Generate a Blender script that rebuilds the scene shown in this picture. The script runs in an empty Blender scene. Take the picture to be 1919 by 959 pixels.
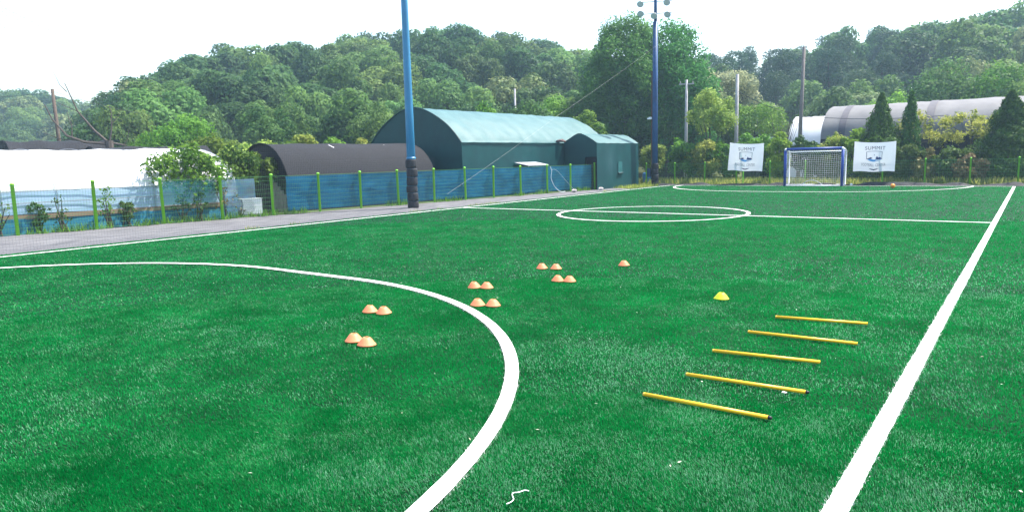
import bpy, math, random
import numpy as np
from mathutils import Matrix, Vector
from math import sin, cos, pi, radians

random.seed(7)
RNG = np.random.default_rng(7)
S = bpy.context.scene
COL = S.collection

# ------------------------------------------------------------------ camera
CX, CY, CH = 0.737, -1.808, 1.899
YAW, PITCH, ROLL = radians(36.688), radians(7.878), radians(-1.382)
fw = Vector((-sin(YAW) * cos(PITCH), cos(YAW) * cos(PITCH), -sin(PITCH)))
rt = Vector((cos(YAW), sin(YAW), 0))
up = rt.cross(fw)
r2 = cos(ROLL) * rt + sin(ROLL) * up
u2 = -sin(ROLL) * rt + cos(ROLL) * up
cam = bpy.data.cameras.new('camera')
cam.sensor_width = 36
cam.lens = 24.636
cam.clip_end = 5000
cam_ob = bpy.data.objects.new('camera', cam)
COL.objects.link(cam_ob)
cam_ob.matrix_world = Matrix(((r2.x, u2.x, -fw.x, CX), (r2.y, u2.y, -fw.y, CY), (r2.z, u2.z, -fw.z, CH), (0, 0, 0, 1)))
S.camera = cam_ob

# ------------------------------------------------------------------ light
SUN_EL, SUN_AZ = radians(60), radians(30)      # azimuth from +Y towards +X
world = bpy.data.worlds.new('World')
S.world = world
world.use_nodes = True
wn = world.node_tree
sky = wn.nodes.new('ShaderNodeTexSky')
sky.sky_type = 'NISHITA'
sky.sun_disc = False
sky.sun_elevation = SUN_EL
sky.sun_rotation = SUN_AZ
sky.altitude = 50
sky.air_density = 1.2
sky.dust_density = 2.0
sky.ozone_density = 1.0
bg = wn.nodes['Background']
bg.inputs['Strength'].default_value = 0.15
wn.links.new(sky.outputs[0], bg.inputs['Color'])
sun = bpy.data.lights.new('sun', 'SUN')
sun.energy = 4.8
sun.angle = radians(0.6)
sun.color = (1.0, 0.95, 0.87)
sun_ob = bpy.data.objects.new('sun', sun)
COL.objects.link(sun_ob)
sdir = Vector((sin(SUN_AZ) * cos(SUN_EL), cos(SUN_AZ) * cos(SUN_EL), sin(SUN_EL)))
sun_ob.rotation_euler = sdir.to_track_quat('Z', 'Y').to_euler()
sun_ob.location = (0, 0, 40)

S.render.engine = 'CYCLES'
S.view_settings.view_transform = 'Standard'
S.view_settings.look = 'None'
S.view_settings.exposure = 1.45
S.view_settings.gamma = 1
S.view_settings.use_curve_mapping = False
cy = S.cycles
cy.use_denoising = True
cy.max_bounces = 6
cy.diffuse_bounces = 3
cy.glossy_bounces = 2
cy.transmission_bounces = 4
cy.transparent_max_bounces = 12
cy.volume_bounces = 1
cy.caustics_reflective = False
cy.caustics_refractive = False

# ------------------------------------------------------------------ materials
MATS = {}

def lin(c):
    return tuple((v / 255 / 12.92 if v / 255 <= 0.04045 else ((v / 255 + 0.055) / 1.055) ** 2.4) for v in c)

def mat(name, col, rough=0.7, spec=0.3, var=0.15, vscale=4.0, bump=0.0, bscale=40.0, metal=0.0, col2=None, stretch=None, transl=0.0, alpha=1.0, sheen=0.0):
    if name in MATS:
        return MATS[name]
    m = bpy.data.materials.new(name)
    m.use_nodes = True
    nt = m.node_tree
    N, L = nt.nodes, nt.links
    b = N['Principled BSDF']
    out = N['Material Output']
    tc = N.new('ShaderNodeTexCoord')
    mp = N.new('ShaderNodeMapping')
    L.new(tc.outputs['Object'], mp.inputs[0])
    if stretch:
        mp.inputs['Scale'].default_value = stretch
    nz = N.new('ShaderNodeTexNoise')
    nz.inputs['Scale'].default_value = vscale
    nz.inputs['Detail'].default_value = 6
    nz.inputs['Roughness'].default_value = 0.6
    L.new(mp.outputs[0], nz.inputs['Vector'])
    rp = N.new('ShaderNodeValToRGB')
    c2 = col2 if col2 else tuple(min(1, v * (1 + var)) for v in col)
    c1 = col if col2 else tuple(v * (1 - var) for v in col)
    rp.color_ramp.elements[0].position = 0.32
    rp.color_ramp.elements[1].position = 0.68
    rp.color_ramp.elements[0].color = (*c1, 1)
    rp.color_ramp.elements[1].color = (*c2, 1)
    L.new(nz.outputs['Fac'], rp.inputs[0])
    L.new(rp.outputs[0], b.inputs['Base Color'])
    b.inputs['Roughness'].default_value = rough
    b.inputs['Specular IOR Level'].default_value = spec
    b.inputs['Metallic'].default_value = metal
    if sheen:
        b.inputs['Sheen Weight'].default_value = sheen
    if bump:
        n2 = N.new('ShaderNodeTexNoise')
        n2.inputs['Scale'].default_value = bscale
        n2.inputs['Detail'].default_value = 4
        L.new(mp.outputs[0], n2.inputs['Vector'])
        bp = N.new('ShaderNodeBump')
        bp.inputs['Strength'].default_value = bump
        bp.inputs['Distance'].default_value = 0.05
        L.new(n2.outputs['Fac'], bp.inputs['Height'])
        L.new(bp.outputs[0], b.inputs['Normal'])
    sh = b.outputs[0]
    if transl:
        t = N.new('ShaderNodeBsdfTranslucent')
        L.new(rp.outputs[0], t.inputs[0])
        mx = N.new('ShaderNodeMixShader')
        mx.inputs[0].default_value = transl
        L.new(sh, mx.inputs[1])
        L.new(t.outputs[0], mx.inputs[2])
        sh = mx.outputs[0]
    if alpha < 1:
        t = N.new('ShaderNodeBsdfTransparent')
        mx = N.new('ShaderNodeMixShader')
        mx.inputs[0].default_value = alpha
        L.new(t.outputs[0], mx.inputs[1])
        L.new(sh, mx.inputs[2])
        sh = mx.outputs[0]
    L.new(sh, out.inputs['Surface'])
    MATS[name] = m
    return m

def leaf_mat(name, c_dark, c_light, transl=0.3, rough=0.6, spec=0.12, objvar=0.25):
    """foliage: each leaf its own tint (attribute rnd), each plant its own shade of green"""
    if name in MATS:
        return MATS[name]
    m = bpy.data.materials.new(name)
    m.use_nodes = True
    N, L = m.node_tree.nodes, m.node_tree.links
    b = N['Principled BSDF']
    at = N.new('ShaderNodeAttribute')
    at.attribute_name = 'rnd'
    rp = N.new('ShaderNodeMix')
    rp.data_type = 'RGBA'
    rp.inputs[6].default_value = (*c_dark, 1)
    rp.inputs[7].default_value = (*c_light, 1)
    L.new(at.outputs['Fac'], rp.inputs[0])
    oi = N.new('ShaderNodeObjectInfo')
    hs = N.new('ShaderNodeHueSaturation')
    mr = N.new('ShaderNodeMapRange')
    mr.inputs['To Min'].default_value = 1 - objvar
    mr.inputs['To Max'].default_value = 1 + objvar
    L.new(oi.outputs['Random'], mr.inputs[0])
    L.new(mr.outputs[0], hs.inputs['Value'])
    wh = N.new('ShaderNodeTexWhiteNoise')
    wh.noise_dimensions = '1D'
    L.new(oi.outputs['Random'], wh.inputs['W'])
    mh = N.new('ShaderNodeMapRange')
    mh.inputs['To Min'].default_value = 0.478
    mh.inputs['To Max'].default_value = 0.525
    L.new(wh.outputs['Value'], mh.inputs[0])
    L.new(mh.outputs[0], hs.inputs['Hue'])
    L.new(rp.outputs[2], hs.inputs['Color'])
    L.new(hs.outputs[0], b.inputs['Base Color'])
    b.inputs['Roughness'].default_value = rough
    b.inputs['Specular IOR Level'].default_value = spec
    t = N.new('ShaderNodeBsdfTranslucent')
    L.new(hs.outputs[0], t.inputs[0])
    mx = N.new('ShaderNodeMixShader')
    mx.inputs[0].default_value = transl
    L.new(b.outputs[0], mx.inputs[1])
    L.new(t.outputs[0], mx.inputs[2])
    L.new(mx.outputs[0], N['Material Output'].inputs['Surface'])
    MATS[name] = m
    return m

# ------------------------------------------------------------------ mesh tools
class MB:
    def __init__(s):
        s.v = []
        s.f = []

    def add(s, verts, faces):
        o = len(s.v)
        s.v += [tuple(p) for p in verts]
        s.f += [tuple(i + o for i in f) for f in faces]
        return s

    def box(s, a, b):
        x0, y0, z0 = a
        x1, y1, z1 = b
        return s.add([(x0, y0, z0), (x1, y0, z0), (x1, y1, z0), (x0, y1, z0), (x0, y0, z1), (x1, y0, z1), (x1, y1, z1), (x0, y1, z1)],
                     [(0, 3, 2, 1), (4, 5, 6, 7), (0, 1, 5, 4), (1, 2, 6, 5), (2, 3, 7, 6), (3, 0, 4, 7)])

    def tube(s, pts, rad, n=8, cap=True):
        pts = [Vector(p) for p in pts]
        if not hasattr(rad, '__len__'):
            rad = [rad] * len(pts)
        vs, fs = [], []
        ref = None
        for i, p in enumerate(pts):
            d = (pts[min(i + 1, len(pts) - 1)] - pts[max(i - 1, 0)])
            d = d.normalized() if d.length > 1e-9 else Vector((0, 0, 1))
            if ref is None:
                ref = d.orthogonal().normalized()
            a = ref - d * ref.dot(d)
            a = a.normalized() if a.length > 1e-6 else d.orthogonal().normalized()
            ref = a
            b = d.cross(a)
            for k in range(n):
                t = 2 * pi * k / n
                vs.append(p + (a * cos(t) + b * sin(t)) * rad[i])
        for i in range(len(pts) - 1):
            for k in range(n):
                k2 = (k + 1) % n
                fs.append((i * n + k, i * n + k2, (i + 1) * n + k2, (i + 1) * n + k))
        if cap:
            fs.append(tuple(range(n - 1, -1, -1)))
            fs.append(tuple((len(pts) - 1) * n + k for k in range(n)))
        return s.add(vs, fs)

    def lathe(s, prof, n=20, c=(0, 0, 0), close=False):
        vs, fs = [], []
        for r, z in prof:
            for k in range(n):
                t = 2 * pi * k / n
                vs.append((c[0] + r * cos(t), c[1] + r * sin(t), c[2] + z))
        m = len(prof)
        for i in range(m if close else m - 1):
            j = (i + 1) % m
            for k in range(n):
                k2 = (k + 1) % n
                fs.append((i * n + k, i * n + k2, j * n + k2, j * n + k))
        return s.add(vs, fs)

    def grid(s, fn, us, vs_):
        """fn(u, v) -> point"""
        V = [fn(u, v) for u in us for v in vs_]
        n = len(vs_)
        F = [(i * n + j, (i + 1) * n + j, (i + 1) * n + j + 1, i * n + j + 1) for i in range(len(us) - 1) for j in range(n - 1)]
        return s.add(V, F)

    def build(s, name, material, parent=None, smooth=False):
        me = bpy.data.meshes.new(name)
        me.from_pydata(s.v, [], s.f)
        me.update()
        return link(name, me, material, parent, smooth)

def link(name, me, material, parent=None, smooth=False):
    if material is not None and len(me.materials) == 0:
        me.materials.append(material)
    if smooth:
        me.polygons.foreach_set('use_smooth', [True] * len(me.polygons))
    o = bpy.data.objects.new(name, me)
    COL.objects.link(o)
    if parent is not None:
        o.parent = parent
    return o

def np_mesh(name, verts, nper, attr=None):
    """verts (N*nper, 3): N separate faces of nper corners"""
    n = len(verts)
    nf = n // nper
    me = bpy.data.meshes.new(name)
    me.vertices.add(n)
    me.vertices.foreach_set('co', np.ascontiguousarray(verts, dtype=np.float32).ravel())
    me.loops.add(n)
    me.loops.foreach_set('vertex_index', np.arange(n, dtype=np.int32))
    me.polygons.add(nf)
    me.polygons.foreach_set('loop_start', np.arange(0, n, nper, dtype=np.int32))
    if attr is not None:
        a = me.attributes.new('rnd', 'FLOAT', 'POINT')
        a.data.foreach_set('value', np.repeat(attr, nper).astype(np.float32))
    me.update(calc_edges=True)
    return me

def tag(o, label=None, cat=None, group=None, kind=None):
    if label:
        o['label'] = label
    if cat:
        o['category'] = cat
    if group:
        o['group'] = group
    if kind:
        o['kind'] = kind
    return o

def empty(name, loc=(0, 0, 0), rz=0.0):
    o = bpy.data.objects.new(name, None)
    o.empty_display_size = 0.2
    COL.objects.link(o)
    o.location = loc
    o.rotation_euler = (0, 0, rz)
    return o

def copy_tree(o, parent=None):
    c = o.copy()
    COL.objects.link(c)
    c.parent = parent
    for ch in [x for x in o.children]:
        copy_tree(ch, c)
    return c

def vnoise(x, y, scale, seed):
    """smooth value noise in -1..1"""
    x = np.asarray(x) / scale + 1000.0
    y = np.asarray(y) / scale + 1000.0
    xi = np.floor(x).astype(np.int64)
    yi = np.floor(y).astype(np.int64)
    fx = x - xi
    fy = y - yi
    fx = fx * fx * (3 - 2 * fx)
    fy = fy * fy * (3 - 2 * fy)
    def h(a, b):
        n = (a * 374761393 + b * 668265263 + seed * 144269504) & 0x7fffffff
        n = ((n ^ (n >> 13)) * 1274126177) & 0x7fffffff
        n = n ^ (n >> 16)
        return (n & 0xffff) / 32767.5 - 1
    return (h(xi, yi) * (1 - fx) + h(xi + 1, yi) * fx) * (1 - fy) + (h(xi, yi + 1) * (1 - fx) + h(xi + 1, yi + 1) * fx) * fy

def pol(az, d):
    """ground point at bearing az (degrees left of the touchline direction), d metres from the tripod spot"""
    a = radians(az)
    return CX - sin(a) * d, CY + cos(a) * d

# ================================================================== SETTING
FW, FL = 17.62, 39.60            # pitch: right touchline X=0, left X=-FW; far goal line Y=FL
HALF = 19.51
GX = -9.2

# ---- terrain
E_LEFT = [(20, .105), (22.2, .118), (26.2, .128), (29.5, .1373), (32.5, .1464), (36.3, .1605), (38.8, .1728), (41.7, .1763), (44.6, .1694), (47.1, .1664),
          (51.2, .1545), (54.3, .1486), (58.1, .1415), (61, .1319), (62.8, .116), (64.9, .088), (66.3, .066), (68, .04), (71, .0)]
E_RIGHT = [(-20, .17), (-1, .154), (1.2, .1509), (4.6, .1479), (7.1, .1487), (9, .1429), (11, .1354), (11.9, .1400), (14.2, .1382), (15.3, .1297), (18.3, .1315), (20.4, .1256), (24, .122), (28, .10), (33, .0)]
E_FAR = [(58, .06), (64, .0817), (66.3, .0842), (68.4, .0864), (70.2, .0904), (71.9, .0936), (75, .097), (90, .10)]

def interp(tab, a):
    return float(np.interp(a, [t[0] for t in tab], [t[1] for t in tab]))

def sm(t):
    t = min(1, max(0, t))
    return t * t * (3 - 2 * t)

HILLS = {'left': (E_LEFT, 62, 122, 10.0), 'right': (E_RIGHT, 74, 132, 10.0), 'far': (E_FAR, 165, 250, 11.0)}

def hill_h(az, d):
    h = 0
    for tab, d0, d1, th in HILLS.values():
        if az < tab[0][0] or az > tab[-1][0]:
            continue
        top = max(0, interp(tab, az) * d1 + CH - th)
        h = max(h, top * sm((d - d0) / (d1 - d0)))
    return h

g = MB()
g.grid(lambda u, v: (u, v, -0.05), np.linspace(-690, 690, 24), np.linspace(-690, 690, 24))
ground = g.build('ground', mat('soil', (0.075, 0.072, 0.035), 0.95, 0.1, vscale=1.2, col2=(0.05, 0.085, 0.02), bump=0.4, bscale=9))
tag(ground, kind='structure')
g = MB()
azs = np.linspace(88, -18, 90)
ds = np.concatenate([np.linspace(56, 140, 22), np.linspace(150, 330, 14)])
g.grid(lambda a, d: (*pol(a, d), hill_h(a, d) - 0.12), azs, ds)
tag(g.build('hill', mat('hill_floor', (0.03, 0.04, 0.015), 0.95, 0.1, vscale=0.4, col2=(0.05, 0.06, 0.02)), smooth=True), kind='structure')

# ---- artificial turf
def turf_mat(name):
    m = bpy.data.materials.new(name)
    m.use_nodes = True
    N, L = m.node_tree.nodes, m.node_tree.links
    b = N['Principled BSDF']
    geo = N.new('ShaderNodeNewGeometry')
    n1 = N.new('ShaderNodeTexNoise')
    n1.inputs['Scale'].default_value = 1.3
    n1.inputs['Detail'].default_value = 8
    n1.inputs['Roughness'].default_value = 0.65
    L.new(geo.outputs['Position'], n1.inputs['Vector'])
    rp = N.new('ShaderNodeValToRGB')
    rp.color_ramp.elements[0].position = 0.35
    rp.color_ramp.elements[0].color = (0.0003, 0.136, 0.026, 1)
    rp.color_ramp.elements[1].position = 0.68
    rp.color_ramp.elements[1].color = (0.0005, 0.215, 0.043, 1)
    L.new(n1.outputs['Fac'], rp.inputs[0])
    at = N.new('ShaderNodeAttribute')
    at.attribute_name = 'rnd'
    mr = N.new('ShaderNodeMapRange')
    mr.inputs['To Min'].default_value = 0.55
    mr.inputs['To Max'].default_value = 1.45
    L.new(at.outputs['Fac'], mr.inputs[0])
    hv = N.new('ShaderNodeHueSaturation')
    L.new(rp.outputs[0], hv.inputs['Color'])
    L.new(mr.outputs[0], hv.inputs['Value'])
    glint = N.new('ShaderNodeMath')               # sun glints painted in as pale fibres
    glint.operation = 'GREATER_THAN'
    glint.inputs[1].default_value = 1.5
    L.new(at.outputs['Fac'], glint.inputs[0])
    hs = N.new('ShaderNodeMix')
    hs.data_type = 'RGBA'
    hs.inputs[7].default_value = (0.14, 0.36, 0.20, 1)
    L.new(glint.outputs[0], hs.inputs[0])
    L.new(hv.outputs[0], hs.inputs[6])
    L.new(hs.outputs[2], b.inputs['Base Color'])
    b.inputs['Roughness'].default_value = 0.38
    b.inputs['Specular IOR Level'].default_value = 0.16
    t = N.new('ShaderNodeBsdfTranslucent')
    L.new(hs.outputs[2], t.inputs[0])
    mx = N.new('ShaderNodeMixShader')
    mx.inputs[0].default_value = 0.5
    L.new(b.outputs[0], mx.inputs[1])
    L.new(t.outputs[0], mx.inputs[2])
    L.new(mx.outputs[0], N['Material Output'].inputs['Surface'])
    return m

M_TURF = turf_mat('turf_blade')
M_TBASE = mat('turf_backing', (0.0002, 0.022, 0.006), 0.8, 0.1, vscale=1.3, col2=(0.0004, 0.038, 0.010), bump=0.5, bscale=70)
M_WHITE_TURF = mat('white_turf', (0.80, 0.80, 0.77), 0.6, 0.3, var=0.04, vscale=9, transl=0.2)

TX0, TX1, TY0, TY1 = -18.14, 6.0, -7.0, 40.15
b = MB()
b.box((TX0, TY0, -0.045), (TX1, TY1, 0.0))
turf = tag(b.build('artificial_turf', M_TBASE), kind='structure')

LW = 0.12
def arc_pts(yc, sgn, r=6.53, strip=1.02, n=56):
    p = [(GX - strip - r * cos(t), yc + sgn * r * sin(t)) for t in np.linspace(0, pi / 2, n)]
    p += [(GX + strip + r * cos(t), yc + sgn * r * sin(t)) for t in np.linspace(pi / 2, 0, n)]
    return p
NEAR_Y = -0.81
LINES = {
    'right_touchline': [(0, -7), (0, FL + .06)],
    'left_touchline': [(-FW, -7), (-FW, FL + .06)],
    'far_goal_line': [(-FW, FL), (0, FL)],
    'near_goal_line': [(-FW, NEAR_Y), (0, NEAR_Y)],
    'halfway_line': [(-FW + .06, HALF), (-.06, HALF)],
    'centre_circle': [(-9.37 + 3.063 * cos(t), HALF + 3.063 * sin(t)) for t in np.linspace(0, 2 * pi, 97)],
    'near_penalty_arc': arc_pts(NEAR_Y, 1),
    'far_penalty_arc': arc_pts(FL, -1),
}
def dens(pl, step=0.05):
    out = []
    for (x0, y0), (x1, y1) in zip(pl[:-1], pl[1:]):
        n = max(1, int(math.hypot(x1 - x0, y1 - y0) / step))
        out += [(x0 + (x1 - x0) * k / n, y0 + (y1 - y0) * k / n) for k in range(n)]
    out.append(pl[-1])
    return np.array(out)

def in_view(x, y, margin=0.32):
    dx, dy = x - CX, y - CY
    f_ = dx * fw.x + dy * fw.y - CH * fw.z
    r_ = dx * r2.x + dy * r2.y - CH * r2.z
    u_ = dx * u2.x + dy * u2.y - CH * u2.z
    return (f_ > 0.3) & (np.abs(r_ / f_) < 0.731 + margin) & (u_ / f_ > -0.365 - margin)

def blades(x, y, hgt, wid, tilt, phi):
    """tapering blades: root edge wid, bent towards phi by tilt; returns (N*4,3) quads"""
    n = len(x)
    dx, dy = np.cos(phi), np.sin(phi)
    st, ct = np.sin(tilt), np.cos(tilt)
    tx, ty, tz = x + dx * hgt * st, y + dy * hgt * st, hgt * ct
    spin = RNG.uniform(-.6, .6, n)
    px, py = -np.sin(phi + spin) * wid / 2, np.cos(phi + spin) * wid / 2
    V = np.empty((n, 4, 3))
    V[:, 0] = np.stack([x - px, y - py, np.zeros(n)], 1)
    V[:, 1] = np.stack([x + px, y + py, np.zeros(n)], 1)
    V[:, 2] = np.stack([tx + px * .45, ty + py * .45, tz], 1)
    V[:, 3] = np.stack([tx - px * .45, ty - py * .45, tz], 1)
    return V.reshape(-1, 3)

# lines: strip of white pile plus its own blades where it is near
line_mask_pts = []
for nm, pl in LINES.items():
    P = dens(pl, 0.06)
    T = np.gradient(P, axis=0)
    T /= np.linalg.norm(T, axis=1)[:, None]
    Nn = np.stack([-T[:, 1], T[:, 0]], 1)
    zoff = 0.0125 + 0.0022 * list(LINES).index(nm)
    line_mask_pts.append(P)
    w = LW / 2 * (1 + 0.06 * vnoise(P[:, 0] * 3 + P[:, 1], P[:, 1] * 3, .5, 3))
    A = P + Nn * w[:, None]
    B = P - Nn * w[:, None]
    sm_ = MB()
    k = len(P)
    sm_.add([(a[0], a[1], zoff) for a in A] + [(c[0], c[1], zoff) for c in B], [(i + k, i + 1 + k, i + 1, i) for i in range(k - 1)])
    lo = sm_.build(nm, M_WHITE_TURF, turf)
    near = P[(np.hypot(P[:, 0] - CX, P[:, 1] - CY) < 13) & in_view(P[:, 0], P[:, 1])]
    if len(near) > 20:
        nb = len(near) * 62
        idx = RNG.integers(0, len(P), 0)
        sel = np.where((np.hypot(P[:, 0] - CX, P[:, 1] - CY) < 13) & in_view(P[:, 0], P[:, 1]))[0]
        i = RNG.choice(sel, nb)
        off = RNG.uniform(-LW / 2 * 1.10, LW / 2 * 1.10, nb)
        al = RNG.uniform(-.03, .03, nb)
        x = P[i, 0] + Nn[i, 0] * off + T[i, 0] * al
        y = P[i, 1] + Nn[i, 1] * off + T[i, 1] * al
        V = blades(x, y, RNG.uniform(.014, .028, nb), np.full(nb, .0045), RNG.uniform(.2, 1.25, nb), RNG.uniform(0, 2 * pi, nb))
        me = np_mesh('white_pile', V, 4)
        po = link('white_pile', me, M_WHITE_TURF, lo)
        tag(po, kind='stuff')

# green pile
LP = np.concatenate(line_mask_pts)
cell = {}
CS = 0.25
for p in LP:
    cell.setdefault((int(math.floor(p[0] / CS)), int(math.floor(p[1] / CS))), []).append(p)
def off_line(x, y, dmin):
    ok = np.ones(len(x), bool)
    ci = np.floor(x / CS).astype(int)
    cj = np.floor(y / CS).astype(int)
    for di in (-1, 0, 1):
        for dj in (-1, 0, 1):
            pass
    key = ci * 100003 + cj
    order = np.argsort(key, kind='stable')
    ks = key[order]
    bounds = np.flatnonzero(np.diff(ks)) + 1
    for grp in np.split(order, bounds):
        a, c = ci[grp[0]], cj[grp[0]]
        pts = []
        for di in (-1, 0, 1):
            for dj in (-1, 0, 1):
                pts += cell.get((a + di, c + dj), [])
        if not pts:
            continue
        pts = np.array(pts)
        d = np.hypot(x[grp][:, None] - pts[None, :, 0], y[grp][:, None] - pts[None, :, 1]).min(1)
        ok[grp] = d > dmin
    return ok

def pile(n, r0, r1, wid, hmul):
    """random blades between r0 and r1 metres of the tripod, only where the picture can see them"""
    r = np.sqrt(RNG.uniform(r0 * r0, r1 * r1, n))
    a = RNG.uniform(radians(-24), radians(86), n)
    x, y = CX - np.sin(a) * r, CY + np.cos(a) * r
    ok = (x > TX0) & (x < TX1 - .1) & (y < TY1) & (y > TY0) & in_view(x, y)
    x, y = x[ok], y[ok]
    ok = off_line(x, y, LW / 2 - .008)
    seam = np.abs((x + 2.08 + .01 * vnoise(y, x * 0, .6, 81)) % 4.0 - 0) < .03      # glued joints between the turf rolls
    ok &= ~(seam & (RNG.random(len(x)) < .65))
    x, y = x[ok], y[ok]
    n = len(x)
    lay = .35 * vnoise(x, y, .5, 11) + .8 * vnoise(x, y, .12, 12) + .15 * vnoise(x * .5, y, 1.9, 13) + .3 * vnoise(x, y * .07, .4, 71)
    lay2 = vnoise(x, y, .8, 21) + .6 * vnoise(x, y, .3, 22)
    tilt = np.clip(.50 + .34 * lay + RNG.normal(0, .28, n), .08, 1.42)
    phi = 1.2 * lay2 + RNG.normal(0, .9, n) + RNG.choice([0, pi], n) * .0 + 4.2
    h = RNG.uniform(.013, .025, n) * hmul
    V = blades(x, y, h, wid * RNG.uniform(.7, 1.3, n), tilt, phi)
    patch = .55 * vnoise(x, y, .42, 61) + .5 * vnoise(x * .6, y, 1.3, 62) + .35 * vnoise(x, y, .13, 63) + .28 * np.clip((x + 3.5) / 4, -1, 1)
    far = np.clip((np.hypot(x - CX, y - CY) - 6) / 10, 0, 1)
    pale = RNG.random(n) < np.clip(.045 - .035 * far + (.36 - .30 * far) * patch, .010, .45)  # pale blades bunched in patches, painting sun glints onto the pile
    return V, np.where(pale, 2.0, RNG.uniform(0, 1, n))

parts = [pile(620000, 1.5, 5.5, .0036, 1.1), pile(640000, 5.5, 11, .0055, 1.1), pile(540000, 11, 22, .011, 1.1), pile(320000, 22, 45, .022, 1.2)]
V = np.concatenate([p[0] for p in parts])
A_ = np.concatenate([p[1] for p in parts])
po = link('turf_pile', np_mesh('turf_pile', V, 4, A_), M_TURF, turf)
tag(po, kind='stuff')
print('turf blades', len(A_))

# ---- weed-mat path beside the pitch, and bare strips
def fence_x(y):
    return -23.55 + (y - 5.5) * (3.55 / 28.9)

M_MAT = mat('weed_mat', (0.062, 0.062, 0.068), 0.8, 0.1, vscale=2.2, col2=(0.17, 0.167, 0.172), bump=0.5, bscale=6, stretch=(3.0, 0.35, 1))
b = MB()
ys = np.arange(-6, 36.2, 0.35)
ts = np.linspace(0, 1, 9)
b.grid(lambda y, t: (TX0 - .10 - .05 * float(vnoise(y, 0, 1.1, 5)) + t * (fence_x(y) - .12 + .14 * float(vnoise(y, 3, .9, 6)) - TX0 + .10),
                     y, -.012 + .022 * float(vnoise(y * 1.6, t * 5, .7, 8)) * (1 if 0 < t < 1 else .2)), ys, ts)
tag(b.build('path', M_MAT, smooth=True), kind='structure')
b = MB()
b.grid(lambda y, t: (TX0 - .005 - t * .13, y, -.02 + .02 * sin(t * pi) + .012 * float(vnoise(y, 0, .3, 9))), np.arange(-6, 40.2, .2), np.linspace(0, 1, 4))
tag(b.build('turf_edging', mat('black_edging', (0.02, 0.02, 0.022), .7, .3)), kind='structure')
b = MB()
b.grid(lambda x, t: (x, TY1 + .01 + t * .75, -.02 + .13 * sin(t * pi) * (1 + .7 * float(vnoise(x, 0, .8, 4))) + .02 * float(vnoise(x, t * 2, .25, 14))), np.arange(-19, 6, .12), np.linspace(0, 1, 8))
tag(b.build('far_edging', mat('black_mat', (0.010, 0.010, 0.013), .7, .2, vscale=3, col2=(0.035, 0.035, 0.038), bump=.4, bscale=15), smooth=True), kind='structure')

# ================================================================== PLANTS
def leaf_verts(P, Nn, size, asp=0.5, fold=0.12):
    n = len(P)
    R = RNG.normal(size=(n, 3))
    a = R - (R * Nn).sum(1)[:, None] * Nn
    a /= np.linalg.norm(a, axis=1)[:, None] + 1e-9
    b_ = np.cross(Nn, a)
    s_ = np.asarray(size)[:, None]
    V = np.empty((n, 4, 3))
    V[:, 0] = P - a * s_
    V[:, 1] = P + b_ * s_ * asp + Nn * s_ * fold
    V[:, 2] = P + a * s_
    V[:, 3] = P - b_ * s_ * asp + Nn * s_ * fold
    return V.reshape(-1, 3)

def unit(v):
    return v / (np.linalg.norm(v, axis=1)[:, None] + 1e-9)

def crown_mesh(name, lobes, nleaf, size, upbias=.35, flat=1.0, asp=.55, jit=.22, rough=.4):
    """lobes: (x,y,z,r). Leaves on the shells of many boughs, none deep inside the crown."""
    L_ = np.array(lobes, float)
    w = L_[:, 3] ** 2
    i = RNG.choice(len(L_), nleaf * 2, p=w / w.sum())
    d = unit(RNG.normal(size=(nleaf * 2, 3)) + np.array([0, 0, upbias]))
    rad = L_[i, 3] * (1 + np.clip(RNG.normal(0, jit, nleaf * 2), -.6, jit * 1.3))
    off = d * rad[:, None]
    off[:, 2] *= flat
    P = L_[i, :3] + off
    inside = np.zeros(len(P), bool)
    for k in range(len(L_)):
        dd = P - L_[k, :3]
        dd[:, 2] /= flat
        inside |= (np.linalg.norm(dd, axis=1) < L_[k, 3] * .72) & (i != k)
    keep = np.where(~inside)[0][:nleaf]
    P = P[keep]
    N_ = unit(d[keep] + RNG.normal(size=(len(keep), 3)) * rough)
    V = leaf_verts(P, N_, size * RNG.uniform(.6, 1.35, len(keep)), asp)
    lobe_t = RNG.uniform(0, 1, len(L_))[i[keep]]
    return np_mesh(name, V, 4, np.clip(.45 * lobe_t + .55 * RNG.uniform(0, 1, len(keep)), 0, 1))

def dome_lobes(n, rx, rz, zc, r0, r1, low=-.5):
    out = []
    while len(out) < n:
        v = RNG.normal(size=3)
        v /= np.linalg.norm(v)
        if v[2] < low:
            continue
        k = RNG.uniform(.45, .85)
        out.append((v[0] * rx * k, v[1] * rx * k, zc + v[2] * rz * k, RNG.uniform(r0, r1)))
    return out

def trunk_mesh(name, h, r, lobes, nl=7, lean=.05):
    b_ = MB()
    top = Vector((RNG.normal() * lean, RNG.normal() * lean, h))
    b_.tube([(0, 0, -.05), (top.x * .3, top.y * .3, h * .45), top], [r, r * .75, r * .4], 8)
    for l in lobes[:nl]:
        s_ = RNG.uniform(.35, .85)
        st = Vector((top.x * s_, top.y * s_, h * s_))
        en = Vector(l[:3])
        mid = st.lerp(en, .5) + Vector((0, 0, -.06 * h))
        b_.tube([st, mid, en], [r * .4, r * .25, r * .08], 5)
    me = bpy.data.meshes.new(name)
    me.from_pydata(b_.v, [], b_.f)
    me.update()
    return me

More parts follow.
